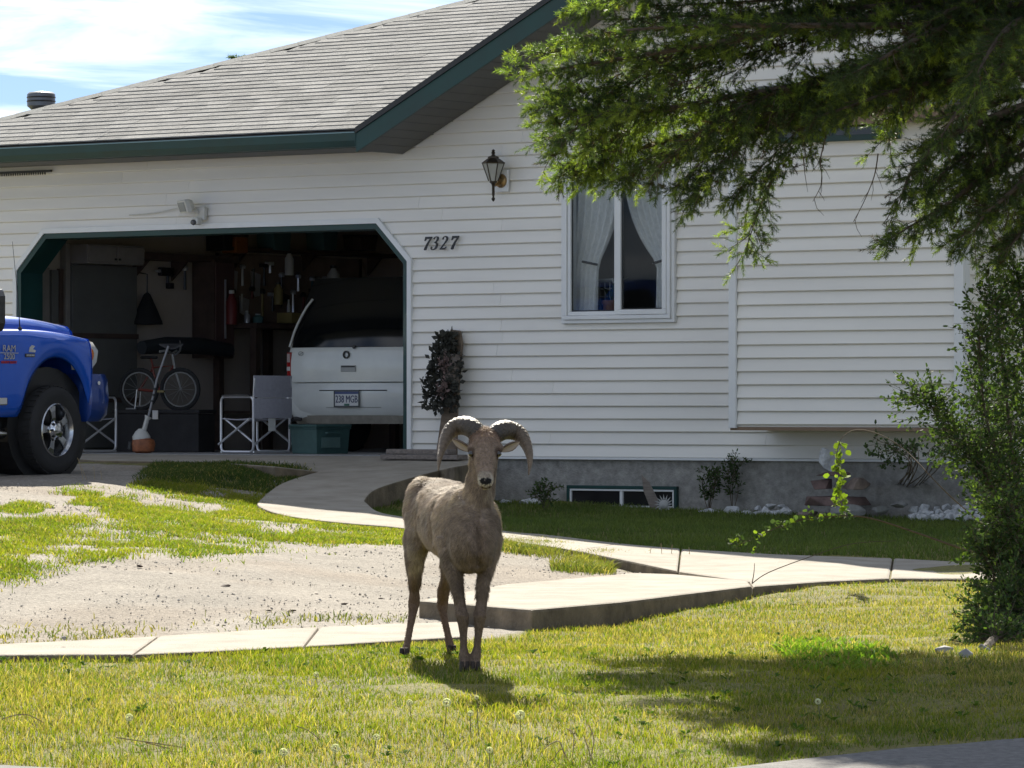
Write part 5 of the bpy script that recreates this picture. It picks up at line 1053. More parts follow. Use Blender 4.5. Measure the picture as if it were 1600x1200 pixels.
# horns
def horn(path, name='horn'):
    pts = []; rr = []
    for i in range(len(path)-1):
        for k in range(9):
            t = k/9; q0 = path[max(i-1,0)]; q1 = path[i]; q2 = path[i+1]; q3 = path[min(i+2,len(path)-1)]
            f = lambda j: .5*((2*q1[j])+(q2[j]-q0[j])*t+(2*q0[j]-5*q1[j]+4*q2[j]-q3[j])*t*t+(3*q1[j]-q0[j]-3*q2[j]+q3[j])*t**3)
            pts.append(P(f(0),f(1),f(2))-RO); rr.append(f(3))
    pts.append(P(*path[-1][:3])-RO); rr.append(path[-1][3]); m = len(pts); rings=[]; cols=[]
    for i,p in enumerate(pts):
        t = (pts[min(i+1,m-1)]-pts[max(i-1,0)]).normalized(); yv = Vector((0,1,0)); a = t.cross(yv).normalized(); b = a.cross(t)
        ridge = 1+(.05*math.sin(i*1.9)+.035*math.sin(i*4.3+1))*(1-i/m)
        rings.append([p+a*(rr[i]*ridge*math.cos(q))+b*(rr[i]*ridge*1.12*math.sin(q)*(1 if math.sin(q)<0 else .85)) for q in [2*math.pi*k/18 for k in range(18)]])
        k_ = i/m; cc = np.array([.036,.031,.028])*(1-k_)+np.array([.17,.12,.075])*k_; cc = cc*(1+.25*math.sin(i*1.9+1.2)*(1-k_)) ; cols += [cc]*18
    me = MB().loft(rings).mesh('horn', mat('horn_keratin',(1,1,1),.5,var=.3,scale=45,attr=True,bump=.5,bscale=120)); at_ = me.color_attributes.new('Col','FLOAT_COLOR','POINT'); at_.data.foreach_set('color', np.concatenate([np.array(cols),np.ones((len(cols),1))],1).astype(np.float32).ravel())
    me.shade_smooth(); o = bpy.data.objects.new(name, me); C.objects.link(o); o.parent = ram; return o
horn([(752,686,21.38,.034),(745,676,21.40,.046),(734,667,21.43,.0475),(720,665,21.47,.044),(706,671,21.47,.039),(696,686,21.43,.029),(690,703,21.37,.019),(686.5,718,21.31,.012),(685,735,21.26,.003)])
horn([(768,687,21.38,.034),(775,678,21.40,.046),(786,672,21.43,.0475),(798,672.5,21.47,.044),(811,678,21.47,.039),(820,690,21.43,.030),(826,706,21.37,.021),(828,722,21.31,.013),(826,742,21.26,.003)])
# ears
earm = mat('ear',(.19,.135,.10),.8,var=.25,scale=60,trans=.15); earin = mat('ear_inner',(.42,.34,.27),.85)
for s_,base_,tip_ in ((-1,P(736,704,21.39),P(706.5,686,21.40)),(1,P(783,704,21.39),P(812,690,21.40))):
    base_ = base_-RO; tip_ = tip_-RO; d = tip_-base_; l = d.length; t = d.normalized(); upv = Vector((0,-.55,.83)); upv = (upv-t*upv.dot(t)).normalized(); fw = t.cross(upv) if (t.cross(upv)).y<0 else -t.cross(upv)
    rings=[]; rin=[]
    for q,wd in ((0,.010),(.12,.016),(.3,.023),(.5,.026),(.7,.022),(.87,.013),(1,.002)):
        c0 = base_+t*(l*q); rings.append([c0+upv*(wd*math.cos(a))+fw*(-.010*math.sin(a)*(wd/.026)-.004+.012*math.cos(a)**2*(wd/.026)) for a in [math.pi*k/6-math.pi/2+math.pi/2 for k in range(7)]]+[c0+upv*(wd*.86*math.cos(a))+fw*(-.006*math.sin(a)*(wd/.026)+.012*math.cos(a)**2*(wd/.026)) for a in [math.pi*(6-k)/6 for k in range(7)]])
        rin.append([c0+upv*(wd*.7*x)+fw*(.001+.010*x*x*(wd/.026)) for x in (-1,-.5,0,.5,1)])
    e_o = MB().loft(rings).build('ear', earm, ram, smooth=True); mb = MB(); n5=5; mb.add([p for r_ in rin for p in r_],[(i*5+j,i*5+j+1,i*5+j+6,i*5+j+5) for i in range(len(rin)-1) for j in range(4)]); mb.build('inner_ear', earin, e_o, smooth=2)
# eyes, hooves
for s_ in (-1,1):
    e_c = Vector((-.129+s_*.0640,21.285,1.040))-RO
    MB().loft([ering(e_c+Vector((0,0,.0155*math.sin(t))), Vector((1,0,0)), Vector((0,1,0)), .0155*math.cos(t)+.0003,.0155*math.cos(t)+.0003,12) for t in [R(q) for q in range(-88,89,22)]]).build('eye', mat('eye',(.012,.007,.004),.06,var=.1,coat=1), ram, smooth=True)
hoofm = mat('hoof',(.035,.026,.02),.9,var=.3,scale=30)
for px,py,Y in ((726,1047,21.47),(743,1046.5,21.47),(631.5,1036.5,22.23),(706,1028,22.515)):
    c0 = P(px,py,Y); gzv = float(gzf(c0.x,c0.y))
    for s_ in (-1,1):
        b = Vector((c0.x+s_*.0125,c0.y-.008,gzv))-RO
        MB().loft([ering(b+Vector((0,dy,z)), Vector((1,0,0)), Vector((0,1,0)), rx, ry, 10, 2.4) for z,rx,ry,dy in ((-.005,.0125,.033,-.006),(.012,.0125,.031,-.004),(.03,.0115,.025,.004),(.045,.009,.018,.01))]).build('hoof', hoofm, ram, smooth=True)
# ================================================================ GRASS AND WEEDS
def blades(x, y, h, wd, col, lean=.35, bend=.5, seed=1):
    """curved grass blades as one array: 5 points, 3 triangles each"""
    r_ = np.random.default_rng(seed); n = len(x); z = gzf(x,y)-.004
    az = r_.random(n)*2*np.pi; ld = r_.random(n)*2*np.pi; ln = lean*r_.random(n)
    sx_ = np.cos(az)*wd/2; sy_ = np.sin(az)*wd/2; lx = np.cos(ld)*ln*h; ly = np.sin(ld)*ln*h; bd = bend*r_.random(n)
    b = np.c_[x,y,z]; s = np.c_[sx_,sy_,np.zeros(n)]; m = b+np.c_[lx*.45,ly*.45,h*.58]; t = b+np.c_[lx*(1+bd),ly*(1+bd),h*(1-.25*bd)]
    V = np.stack([b-s,b+s,m-s*.8,m+s*.8,t],1).reshape(-1,3); k = np.arange(n)[:,None]*5
    T = np.concatenate([k+np.array([[0,1,3]]),k+np.array([[0,3,2]]),k+np.array([[2,3,4]])])
    c = np.repeat(col,5,0); c = c.reshape(n,5,3); c[:,:2] *= .75; c[:,4] *= 1.15; return V, T, c.reshape(-1,3)
M['grass'] = mat('grass_blades',(1,1,1),.55,var=.08,scale=3,attr=True,spec=.3,trans=.5)
def pick(c1, c2, t): return np.asarray(c1)[None]*(1-t[:,None])+np.asarray(c2)[None]*t[:,None]
gA, gB, dry, drk = (.11,.155,.014), (.235,.235,.022), (.42,.34,.13), (.045,.09,.012)
road_y = lambda x: np.interp(x, [e_[0] for e_ in road_edge], [e_[1] for e_ in road_edge])
strip_y = lambda x: np.interp(x, [p.x for p in Sf]+[Fw[0].x,Fw[1].x,Fw[2].x,Fw[3].x,Fw[4].x,Fw[5].x,Fw[6].x,6], [p.y for p in Sf]+[Fw[0].y,Fw[1].y,Fw[2].y,Fw[3].y,Fw[4].y,Fw[5].y,Fw[6].y,29.8])
N = 465000; x = rng.uniform(-3.5,3.9,N); y = rng.uniform(16.9,29.8,N); keep = (y > road_y(x)+rng.normal(size=N)*.06)&(y < strip_y(x)-.02)&(np.abs(x) < .1215*y+.45); x = x[keep]; y = y[keep]
d_ = fbm(x,y,.9); keep = rng.random(len(x)) < np.clip((26-y)/16+.68,.45,1)*np.clip(d_*2.2+.05,.55,1); x = x[keep]; y = y[keep]; n = len(x)
dr_ = np.clip((fbm(x+4,y,1.6)-.42)*3+ .85*np.clip((x-.2)/1.6,0,1)*np.clip((y-20.6)/3,0,1),0,1)
c = pick(gA,gB,np.clip(fbm(x+20,y+3,.5)*1.6-.3+rng.normal(size=n)*.25,0,1)); isdry = rng.random(n) < .10+.45*dr_; c[isdry] = pick(dry,(.22,.17,.07),rng.random(isdry.sum()))
isd = rng.random(n) < .14; c[isd] = pick(drk,gA,rng.random(isd.sum())); c *= (.75+.5*rng.random(n))[:,None]
h = (.022+.034*rng.random(n)**1.3)*(.45+1.05*fbm(x,y+8,.45)); h[isdry] *= 1.1; h *= .80-.17*np.clip((x-.3)/1.5,0,1)*np.clip((y-20)/3,0,1)
V,T,cc = blades(x,y,h,.0026+.0022*rng.random(n),c,.8,.6,5)
tag(arrays_obj('lawn_grass', M['grass'], V, T, cc, smooth=True), 'sunlit yellow green lawn grass in the foreground around the ram', 'grass', kind='stuff')
# lawn in the shade of the house
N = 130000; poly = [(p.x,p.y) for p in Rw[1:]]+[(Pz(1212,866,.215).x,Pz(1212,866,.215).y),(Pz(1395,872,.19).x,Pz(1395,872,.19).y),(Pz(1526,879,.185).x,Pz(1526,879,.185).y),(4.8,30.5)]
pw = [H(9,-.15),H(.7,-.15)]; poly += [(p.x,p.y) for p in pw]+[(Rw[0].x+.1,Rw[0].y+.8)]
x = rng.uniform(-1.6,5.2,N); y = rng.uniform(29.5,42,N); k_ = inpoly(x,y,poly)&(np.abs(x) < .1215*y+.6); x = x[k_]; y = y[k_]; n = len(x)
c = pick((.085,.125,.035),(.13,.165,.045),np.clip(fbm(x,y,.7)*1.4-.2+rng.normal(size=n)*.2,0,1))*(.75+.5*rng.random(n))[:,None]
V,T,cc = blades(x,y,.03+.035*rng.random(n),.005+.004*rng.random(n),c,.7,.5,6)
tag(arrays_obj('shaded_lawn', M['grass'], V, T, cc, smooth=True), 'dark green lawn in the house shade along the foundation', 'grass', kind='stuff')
# weeds and grass patches on the gravel drive
def patch(name, polys, N, label, h0, colA, colB, thr=.42, seed=8, wd=.006, edge=.10):
    xs_, ys_ = [], []
    for pl in polys:
        q = hits(pl); a = np.array([(p.x,p.y) for p in q]); ar_ = abs(sum(a[i,0]*a[i-1,1]-a[i-1,0]*a[i,1] for i in range(len(a))))/2; m_ = int(N*ar_)
        x = rng.uniform(a[:,0].min(),a[:,0].max(),m_*6); y = rng.uniform(a[:,1].min(),a[:,1].max(),m_*6); k = inpoly(x+rng.normal(size=m_*6)*edge,y+rng.normal(size=m_*6)*edge*2.5,a); x = x[k][:m_]; y = y[k][:m_]
        k = fbm(x*1.0,y*.45+seed,.42)+rng.normal(size=len(x))*.11 > thr; xs_.append(x[k]); ys_.append(y[k])
    x = np.concatenate(xs_); y = np.concatenate(ys_); n = len(x); t = np.clip(fbm(x+3,y,.5)*1.5-.3+rng.normal(size=n)*.25,0,1); c = pick(colA,colB,t); dd = rng.random(n)<.12; c[dd] = pick(dry,(.2,.15,.07),rng.random(dd.sum())); c *= (.75+.5*rng.random(n))[:,None]
    V,T,cc = blades(x,y,h0*(.5+rng.random(n))*(.6+.8*fbm(x,y,.3)),wd*(.6+rng.random(n)),c,1.1,.7,seed)
    return tag(arrays_obj(name, M['grass'], V, T, cc, smooth=True), label, 'grass', kind='stuff')
pA = [(-200,820),(60,815),(190,812),(220,797),(330,790),(430,806),(521,817),(640,828),(700,836),(700,850),(640,850),(560,856),(430,869),(370,879),(330,876),(250,866),(100,880),(30,905),(-200,915)]
pB = [(235,750),(300,748),(370,760),(415,780),(402,792),(430,806),(330,803),(260,797),(215,792),(170,802),(150,790)]
pC = [[(15,790),(60,788),(62,802),(15,804)],[(98,760),(160,762),(158,776),(105,775)],[(120,781),(165,781),(165,793),(122,793)]]
pE = [(700,838),(785,844),(900,861),(1000,880),(1095,885),(1040,893),(960,880),(900,872),(800,862),(700,852)]
pE2 = [(860,885),(950,880),(960,893),(870,900)]
patch('drive_weeds',[pA,pB]+pC,8500,'patchy yellow green weeds growing over the gravel drive',.033,(.11,.16,.016),(.25,.245,.025),.515,8)
patch('path_edge_grass',[pE,pE2],9000,'dry and green grass along the path edge right of the ram',.05,(.08,.11,.02),(.2,.18,.05),.44,9)
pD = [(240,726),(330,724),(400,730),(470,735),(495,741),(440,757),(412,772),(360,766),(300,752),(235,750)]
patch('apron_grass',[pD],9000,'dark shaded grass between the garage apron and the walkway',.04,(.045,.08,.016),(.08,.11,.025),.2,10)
pS = [(-100,990),(0,990),(300,975),(640,962),(650,972),(420,986),(210,999),(0,1009),(-100,1012)]
patch('kerb_tufts',[pS],1500,'thin scattered tufts along the back edge of the sidewalk',.03,(.08,.11,.02),(.22,.18,.07),.5,12)
pG = [(1225,1012),(1300,1002),(1385,1015),(1370,1035),(1300,1052),(1240,1050)]
patch('clover_patch',[pG],5000,'bright green clover patch in the right side lawn',.04,(.10,.19,.018),(.16,.23,.03),.45,13,.010)
# loose stones on the drive
N = 15000; x = rng.uniform(-4.2,1.6,N); y = rng.uniform(23.5,37.5,N); k_ = inpoly(x,y,drive_poly)&(np.abs(x)<.1215*y+.4)&(fbm(x,y,1.0)>.38); x = x[k_]; y = y[k_]; n = len(x)
s = .003+.007*rng.random(n)**3; z = gzf(x,y)+s*.3; oc = np.array([[1,0,0],[0,1,0],[-1,0,0],[0,-1,0],[0,0,.7],[0,0,-.7]]); of = np.array([[0,1,4],[1,2,4],[2,3,4],[3,0,4],[1,0,5],[2,1,5],[3,2,5],[0,3,5]])
V = (oc[None]*(.6+.8*rng.random((n,6,1)))*s[:,None,None]); an = rng.random(n)*6.28; ca_,sa_ = np.cos(an)[:,None],np.sin(an)[:,None]; V = np.stack([V[...,0]*ca_-V[...,1]*sa_,V[...,0]*sa_+V[...,1]*ca_,V[...,2]],-1)+np.c_[x,y,z][:,None,:]
T = (np.arange(n)[:,None,None]*6+of[None]).reshape(-1,3); c = np.repeat(pick((.34,.30,.25),(.55,.50,.43),rng.random(n)),6,0)
M['pebble'] = mat('pebbles',(1,1,1),.9,var=.15,scale=40,attr=True)
tag(arrays_obj('gravel', M['pebble'], V.reshape(-1,3), T, c), 'loose pale gravel scattered over the drive', 'gravel', kind='stuff')

# broad-leaved weeds dotted through the lawn
_wr = np.random.default_rng(31); pos=[]; ds=[]; sz=[]; cl=[]
for _ in range(260):
    X_ = _wr.uniform(-2.9,2.9); Y_ = _wr.uniform(17.6,24.5)
    if not (Y_ > float(road_y(X_))+.1 and Y_ < float(strip_y(X_))-.1): continue
    if float(fbm(X_+2,Y_,1.3)) < .47: continue
    z_ = float(gzf(X_,Y_)); nL = _wr.integers(5,11); c0 = np.array([(.07,.13,.02),(.10,.16,.025),(.06,.11,.025)][_wr.integers(3)])
    for k in range(nL):
        a = _wr.random()*6.28; pos.append((X_+.006*np.cos(a),Y_+.006*np.sin(a),z_+.012)); ds.append((np.cos(a),np.sin(a),.35+.7*_wr.random())); sz.append(.025+.025*_wr.random()); cl.append(c0)
pos = np.array(pos); d = np.array(ds); d /= np.linalg.norm(d,axis=1)[:,None]; n = len(pos); e_ = np.cross(d,np.array([[0,0,1.]])); e_ /= np.linalg.norm(e_,axis=1)[:,None]; s = np.array(sz)[:,None]; w_ = s*.16; dn = np.array([[0,0,-1.]])
V = np.stack([pos,pos+d*s*.4+e_*w_,pos+d*s*.75+e_*w_*1.2+dn*s*.08,pos+d*s+dn*s*.22,pos+d*s*.75-e_*w_*1.2+dn*s*.08,pos+d*s*.4-e_*w_],1).reshape(-1,3); k = np.arange(n)[:,None]*6
T = np.concatenate([k+np.array([[0,1,5]]),k+np.array([[1,2,5]]),k+np.array([[2,4,5]]),k+np.array([[2,3,4]])])
tag(arrays_obj('lawn_weeds', mat('weed_leaf',(1,1,1),.9,var=.15,scale=20,attr=True,spec=.05,trans=.3), V, T, np.repeat(np.array(cl)*(.8+.4*_wr.random((n,1))),6,0), smooth=True), 'low broad leaved weeds dotted through the foreground lawn', 'weeds', kind='stuff')
# ================================================================ SPRUCE
def catm(path, n=8):
    out = []
    for i in range(len(path)-1):
        p0 = path[max(i-1,0)]; p1 = path[i]; p2 = path[i+1]; p3 = path[min(i+2,len(path)-1)]
        for k in range(n):
            t = k/n; out.append(.5*((2*p1)+(p2-p0)*t+(2*p0-5*p1+4*p2-p3)*t*t+(3*p1-p0-3*p2+p3)*t**3))
    out.append(path[-1].copy()); return out
class Shoots:
    def __init__(s): s.p=[]; s.d=[]; s.l=[]; s.c=[]; s.nl=[]
    def add(s,p,d,l,c,nl=1.0): s.p.append(tuple(p)); s.d.append(tuple(d)); s.l.append(l); s.c.append(c); s.nl.append(nl)
def needles(S, per, nlen, nw, seed):
    r_ = np.random.default_rng(seed); p = np.array(S.p); d = np.array(S.d); d /= np.linalg.norm(d,axis=1)[:,None]+1e-9; l = np.array(S.l); c = np.array(S.c); sc_ = np.array(S.nl); n = len(p)
    ref = np.where(np.abs(d[:,2:3])<.9,np.array([[0,0,1.]]),np.array([[1.,0,0]])); a = np.cross(d,ref); a /= np.linalg.norm(a,axis=1)[:,None]; b = np.cross(d,a)
    t = (np.arange(per)[None,:]+r_.random((n,per)))/per; ph = np.arange(per)[None,:]*2.4+r_.random((n,1))*6.28+r_.normal(size=(n,per))*.3
    rad = a[:,None]*np.cos(ph)[...,None]+b[:,None]*np.sin(ph)[...,None]; fw = .55+.75*t; nd = rad+d[:,None]*fw[...,None]; nd /= np.linalg.norm(nd,axis=2)[...,None]
    o = p[:,None]+d[:,None]*(t*l[:,None])[...,None]; L = nlen*(.75+.5*r_.random((n,per)))*sc_[:,None]; sd = np.cross(nd,r_.normal(size=(n,per,3))); sd /= np.linalg.norm(sd,axis=2)[...,None]+1e-9
    V = np.stack([o-sd*nw*sc_[:,None,None],o+sd*nw*sc_[:,None,None],o+nd*L[...,None]],2).reshape(-1,3); T = np.arange(len(V)).reshape(-1,3)
    cc = np.repeat(c[:,None],per,1)*(.7+.6*r_.random((n,per,1))); return V, T, np.repeat(cc.reshape(-1,3),3,0)
M['needle'] = mat('spruce_needles',(1,1,1),.5,var=.1,scale=4,attr=True,spec=.3,trans=.52)
M['bark'] = mat('spruce_bark',(.10,.075,.055),.95,var=.4,scale=14,bump=.8,bscale=40,stretch=(1,1,.3)); M['twig'] = mat('twig_bark',(.10,.075,.05),.9,var=.3,scale=20)
sr = random.Random(21)
OLD = [(.062,.092,.044),(.072,.105,.046),(.080,.110,.052),(.055,.082,.048)]; NEW = [(.17,.225,.05),(.21,.26,.055),(.14,.20,.055)]; DEAD = [(.075,.055,.035),(.06,.045,.03)]
SH = Shoots(); twig = MB(); limbs = MB()
def rv(s): return Vector((sr.gauss(0,s),sr.gauss(0,s),sr.gauss(0,s)))
def foliage(path, r0, dens=1.0, droop=.5, len2=.36, start=.1, old=.0, new=.4, dead=.12):
    pts = catm(path, 8); m = len(pts); MB().tube(pts,[max(.003,r0*(1-.92*i/m)) for i in range(m)],6).build('limb', M['bark'], spr, smooth=True)
    tot = sum((pts[i+1]-pts[i]).length for i in range(m-1)); acc = 0; nxt = tot*start; side = 1
    for i in range(m-1):
        seg = pts[i+1]-pts[i]; L = seg.length; dirv = seg.normalized()
        while nxt < acc+L:
            p = pts[i]+seg*((nxt-acc)/L); t = nxt/tot; lat = dirv.cross(Vector((0,0,1)));
            if lat.length < .1: lat = Vector((1,0,0))
            lat.normalize(); side = -side
            l2 = len2*(.45+.75*sr.random())*(1.0-.55*t); d2 = (dirv*.65+lat*side*(.5+.5*sr.random())+Vector((0,0,-droop*(-.15+.9*sr.random())))+rv(.2)).normalized()
            q = [p]; dd = d2.copy(); ns = max(3,int(l2/.05))
            for k in range(ns): dd = (dd+Vector((0,0,-.05*droop))+rv(.10)).normalized(); q.append(q[-1]+dd*(l2/ns))
            twig.tube(q,[.0035*(1-.6*k/ns) for k in range(ns+1)],3,cap=False)
            isdead = sr.random() < dead*(1.6-t)
            for k in range(ns):
                for s2 in range(3):
                    if isdead and sr.random()<.7: continue
                    tv = (q[k+1]-q[k]).normalized(); an_ = sr.random()*6.28; r1 = tv.cross(Vector((.1,.2,1))).normalized(); r2 = tv.cross(r1); ds = (tv*.8+(r1*math.cos(an_)+r2*math.sin(an_))*.75+Vector((0,0,.10))).normalized()
                    tip = k > ns*.4
                    col = sr.choice(DEAD) if isdead or (sr.random()<.05) else (sr.choice(NEW) if tip and sr.random()<new else sr.choice(OLD))
                    SH.add(q[k]+(q[k+1]-q[k])*sr.random(),ds,.04+.055*sr.random(),col,1.3 if col in NEW else 1.0)
            if not isdead: SH.add(q[-1],dd,.05+.03*sr.random(),sr.choice(NEW) if sr.random()<new*1.6 else sr.choice(OLD),1.25)
            nxt += .032/dens*(.7+.6*sr.random())
        acc += L
    SH.add(pts[-1],(pts[-1]-pts[-2]),.08,sr.choice(NEW),1.2)
def PL(l): return [P(*q) for q in l]
TX, TY = 3.12, 25.7; tb0 = float(gz(TX,TY)[0])
spr = tag(empty('spruce_tree',(0,0,0)), 'large spruce tree overhanging the lawn from the upper right', 'tree')
vis_l = [([(1640,-20,25.5),(1400,20,25.2),(1150,62,24.9),(950,95,24.8),(815,118,24.7)],.035,1,.35),([(1640,60,25.5),(1380,110,25.2),(1150,150,25.0),(980,175,25),(835,165,24.9)],.03,1.1,.5),
 ([(1640,80,25.6),(1350,150,25.6),(1100,205,25.5),(970,240,25.4),(880,262,25.3)],.03,1.1,.55),([(1500,100,25.5),(1250,140,25.7),(1050,190,25.8),(930,215,25.9),(850,215,25.9)],.02,1,.5),
 ([(1640,40,25.4),(1350,40,24.7),(1150,40,24.5),(1000,45,24.4),(880,62,24.4)],.025,1,.4),([(1350,150,25.3),(1200,190,25.2),(1100,250,25.1),(1060,290,25.1)],.02,1.1,.8),
 ([(1300,160,25.5),(1230,240,25.4),(1190,320,25.4),(1165,390,25.3)],.014,.85,.8),([(1640,150,25.3),(1500,205,25.0),(1430,260,24.9),(1405,320,24.8)],.025,1.2,.8),
 ([(1640,220,25.4),(1540,275,25.2),(1470,325,25.0),(1380,378,24.9)],.022,1.2,.7),([(1640,110,25.5),(1450,130,25.0),(1330,165,24.8),(1270,185,24.8)],.02,1.1,.6),
 ([(1640,250,25.6),(1580,300,25.4),(1530,345,25.3),(1495,375,25.2)],.02,1.2,.7),([(1640,-60,25.5),(1350,-60,25.0),(1100,-30,24.8),(930,5,24.7)],.03,1,.4),
 ([(1120,190,25.6),(1030,235,25.6),(960,262,25.7)],.012,1.1,.7),([(1640,0,25.5),(1480,40,24.6),(1380,90,24.2),(1310,125,24.0)],.025,1.2,.6),([(1640,60,25.5),(1560,110,24.4),(1500,170,23.9),(1470,215,23.8)],.025,1.2,.7),
 ([(1640,10,25.5),(1580,40,24.2),(1540,90,23.6),(1520,140,23.5)],.025,1.2,.6),([(1000,120,25.0),(930,160,25.1),(870,190,25.2)],.012,1.1,.6),([(1150,110,25.2),(1060,150,25.3),(990,200,25.4),(925,268,25.5)],.015,1.1,.7),
 ([(1250,130,25.0),(1130,180,24.9),(1040,250,24.9),(1020,275,24.9)],.015,1.1,.8),([(1640,180,25.7),(1560,230,26.0),(1500,280,26.2),(1450,310,26.3)],.02,1.1,.7),([(1640,280,25.8),(1600,340,25.6),(1570,385,25.5)],.015,1.1,.7),([(1640,-30,25.6),(1450,-10,26.2),(1250,20,26.4),(1080,60,26.5),(960,120,26.5)],.025,1,.5),([(1640,90,25.6),(1500,120,26.0),(1400,180,26.1),(1385,220,26.1)],.02,1.1,.6)]
vis_l += [([(1150,80,25.0),(1030,110,25.1),(930,140,25.2),(850,140,25.2)],.01,1.1,.5),([(1100,120,24.8),(1000,150,24.8),(900,200,24.8),(860,235,24.8)],.01,1.1,.6),([(1050,160,25.1),(960,200,25.1),(900,245,25.2),(880,275,25.2)],.01,1.1,.6),
 ([(1200,70,25.2),(1050,85,25.3),(940,70,25.4),(850,85,25.4)],.01,1.1,.4),([(1150,180,25.2),(1080,215,25.2),(1010,255,25.2),(970,280,25.2)],.01,1.1,.7),([(1180,200,25),(1130,250,25),(1100,290,25),(1075,312,25)],.01,1.1,.8),([(1250,200,25.2),(1200,250,25.2),(1140,310,25.2)],.01,1,.8),
 ([(1640,150,25.7),(1560,200,25.2),(1500,250,25.1),(1440,295,25)],.02,1.2,.7),([(1640,230,25.2),(1590,290,24.9),(1540,335,24.8),(1520,365,24.8)],.02,1.2,.7),([(1640,300,25.5),(1600,360,25.3),(1560,400,25.2)],.015,1.2,.7),([(1640,-40,25),(1500,10,24.6),(1420,60,24.5),(1400,100,24.4)],.02,1.2,.5),([(1640,50,25.7),(1450,90,25.9),(1300,120,26),(1200,150,26)],.02,1.1,.6),([(1000,60,25.2),(930,110,25.2),(860,150,25.2)],.01,1.1,.5),([(1000,190,25.4),(940,230,25.4),(900,270,25.4)],.01,1.1,.6)]
vis_l += [([(1640,-20,25.6),(1450,0,25.4),(1250,20,25.3),(1080,25,25.2),(960,30,25.2)],.02,1,.5),([(1640,-40,25.7),(1400,-20,25.6),(1200,0,25.5),(1020,10,25.4)],.02,1,.6),([(1350,40,25.2),(1200,75,25.2),(1080,110,25.2)],.003,1.1,.6),([(1640,30,25.3),(1480,60,25.2),(1340,100,25.1),(1240,140,25.1)],.02,1.1,.6),
 ([(1640,-10,25.2),(1520,30,25.0),(1450,80,24.9),(1420,150,24.9)],.02,1.1,.7),([(1250,150,25.3),(1170,180,25.3),(1090,230,25.3)],.003,1.1,.7),([(1450,120,25.3),(1350,150,25.3),(1290,170,25.3)],.003,1.1,.7),([(1640,-70,25.4),(1300,-50,25.4),(1050,-25,25.3),(900,15,25.2)],.02,1,.6),([(1640,130,25.4),(1540,170,25.3),(1470,220,25.3),(1440,270,25.3)],.02,1.1,.8),([(1640,200,25.3),(1560,250,25.2),(1500,300,25.2),(1450,350,25.1)],.02,1.1,.8)]
vis_l = [(a_,(min(b_,.0035) if a_[0][0] < 1600 else b_),c2_,d_) for a_,b_,c2_,d_ in vis_l]
for pth,r0,dn,dp_ in vis_l: foliage(PL(pth),r0,dn,dp_,new=.68 if min(q[0] for q in pth)<960 else .32)  # left limbs: more new-growth colour, with the backlit glow put into it
V,T,cc = needles(SH,28,.022,.0021,4)
crown = arrays_obj('crown', M['needle'], V, T, cc, parent=spr)
trunk = MB().tube([(TX,TY,tb0-.1),(TX,TY,tb0+.3),(TX+.02,TY,tb0+2),(TX,TY+.03,tb0+5),(TX,TY,tb0+9),(TX,TY,tb0+12.5)],[.23,.18,.155,.12,.06,.01],12).build('trunk', M['bark'], spr, smooth=True)
# the part of the crown above the picture
SH2 = Shoots(); zz = 4.1
while zz < 12.4:
    nb_ = 12 if zz < 7 else 7
    for k in range(nb_):
        az = 2*math.pi*(k+sr.random()*.7)/nb_; L = max(.25, 3.0*(1-(zz-3)/9.6)*(.8+.35*sr.random())); base_ = Vector((TX,TY,tb0+zz)); d = Vector((math.cos(az),math.sin(az),.12))
        pth = [base_, base_+d*L*.5+Vector((0,0,-.05*L)), base_+d*L+Vector((0,0,-.14*L))]; pts = catm(pth,8); m = len(pts); limbs.tube(pts,[.025*(1-.85*i/m) for i in range(m)],4)
        for i in range(2,m):
            for s2 in (-1,1):
                for _ in range(5):
                    lat = d.cross(Vector((0,0,1))).normalized(); dd = ((pts[i]-pts[i-1]).normalized()*.6+lat*s2*(.6+.3*sr.random())+Vector((0,0,-.3))+rv(.2)).normalized(); SH2.add(pts[i]+rv(.04),dd,.16+.28*sr.random()*(1-i/m*.4),sr.choice(OLD),1.0)
    zz += .2 if zz < 7 else .33
V,T,cc = needles(SH2,8,.095,.030,6); arrays_obj('crown_top', M['needle'], V, T, cc, parent=spr)
tag(limbs.build('upper_limbs', M['bark'], spr, smooth=True), kind='stuff'); tag(twig.build('twigs', M['twig'], spr), kind='stuff')
# bare hanging twigs
mb = MB()
for pth in ([(1290,215,24.9),(1282,250,24.9),(1284,285,24.9),(1270,315,24.9)],[(1372,240,24.9),(1366,275,24.9),(1350,315,24.9),(1333,347,24.9)],[(1400,310,24.9),(1390,335,24.9),(1378,352,24.9)],[(1255,245,24.9),(1258,275,24.9)]):
    pts = catm(PL(pth),5); mb.tube(pts,[.004*(1-.7*i/len(pts)) for i in range(len(pts))],4)
    for i in range(2,len(pts)-1,2):
        e_ = pts[i]+Vector((sr.uniform(-.06,.06),sr.uniform(-.03,.03),-.05-.06*sr.random())); mb.tube([pts[i],(pts[i]+e_)/2+rv(.008),e_],[.0022,.0018,.001],3)
tag(mb.build('bare_twigs', M['twig'], spr), kind='stuff')
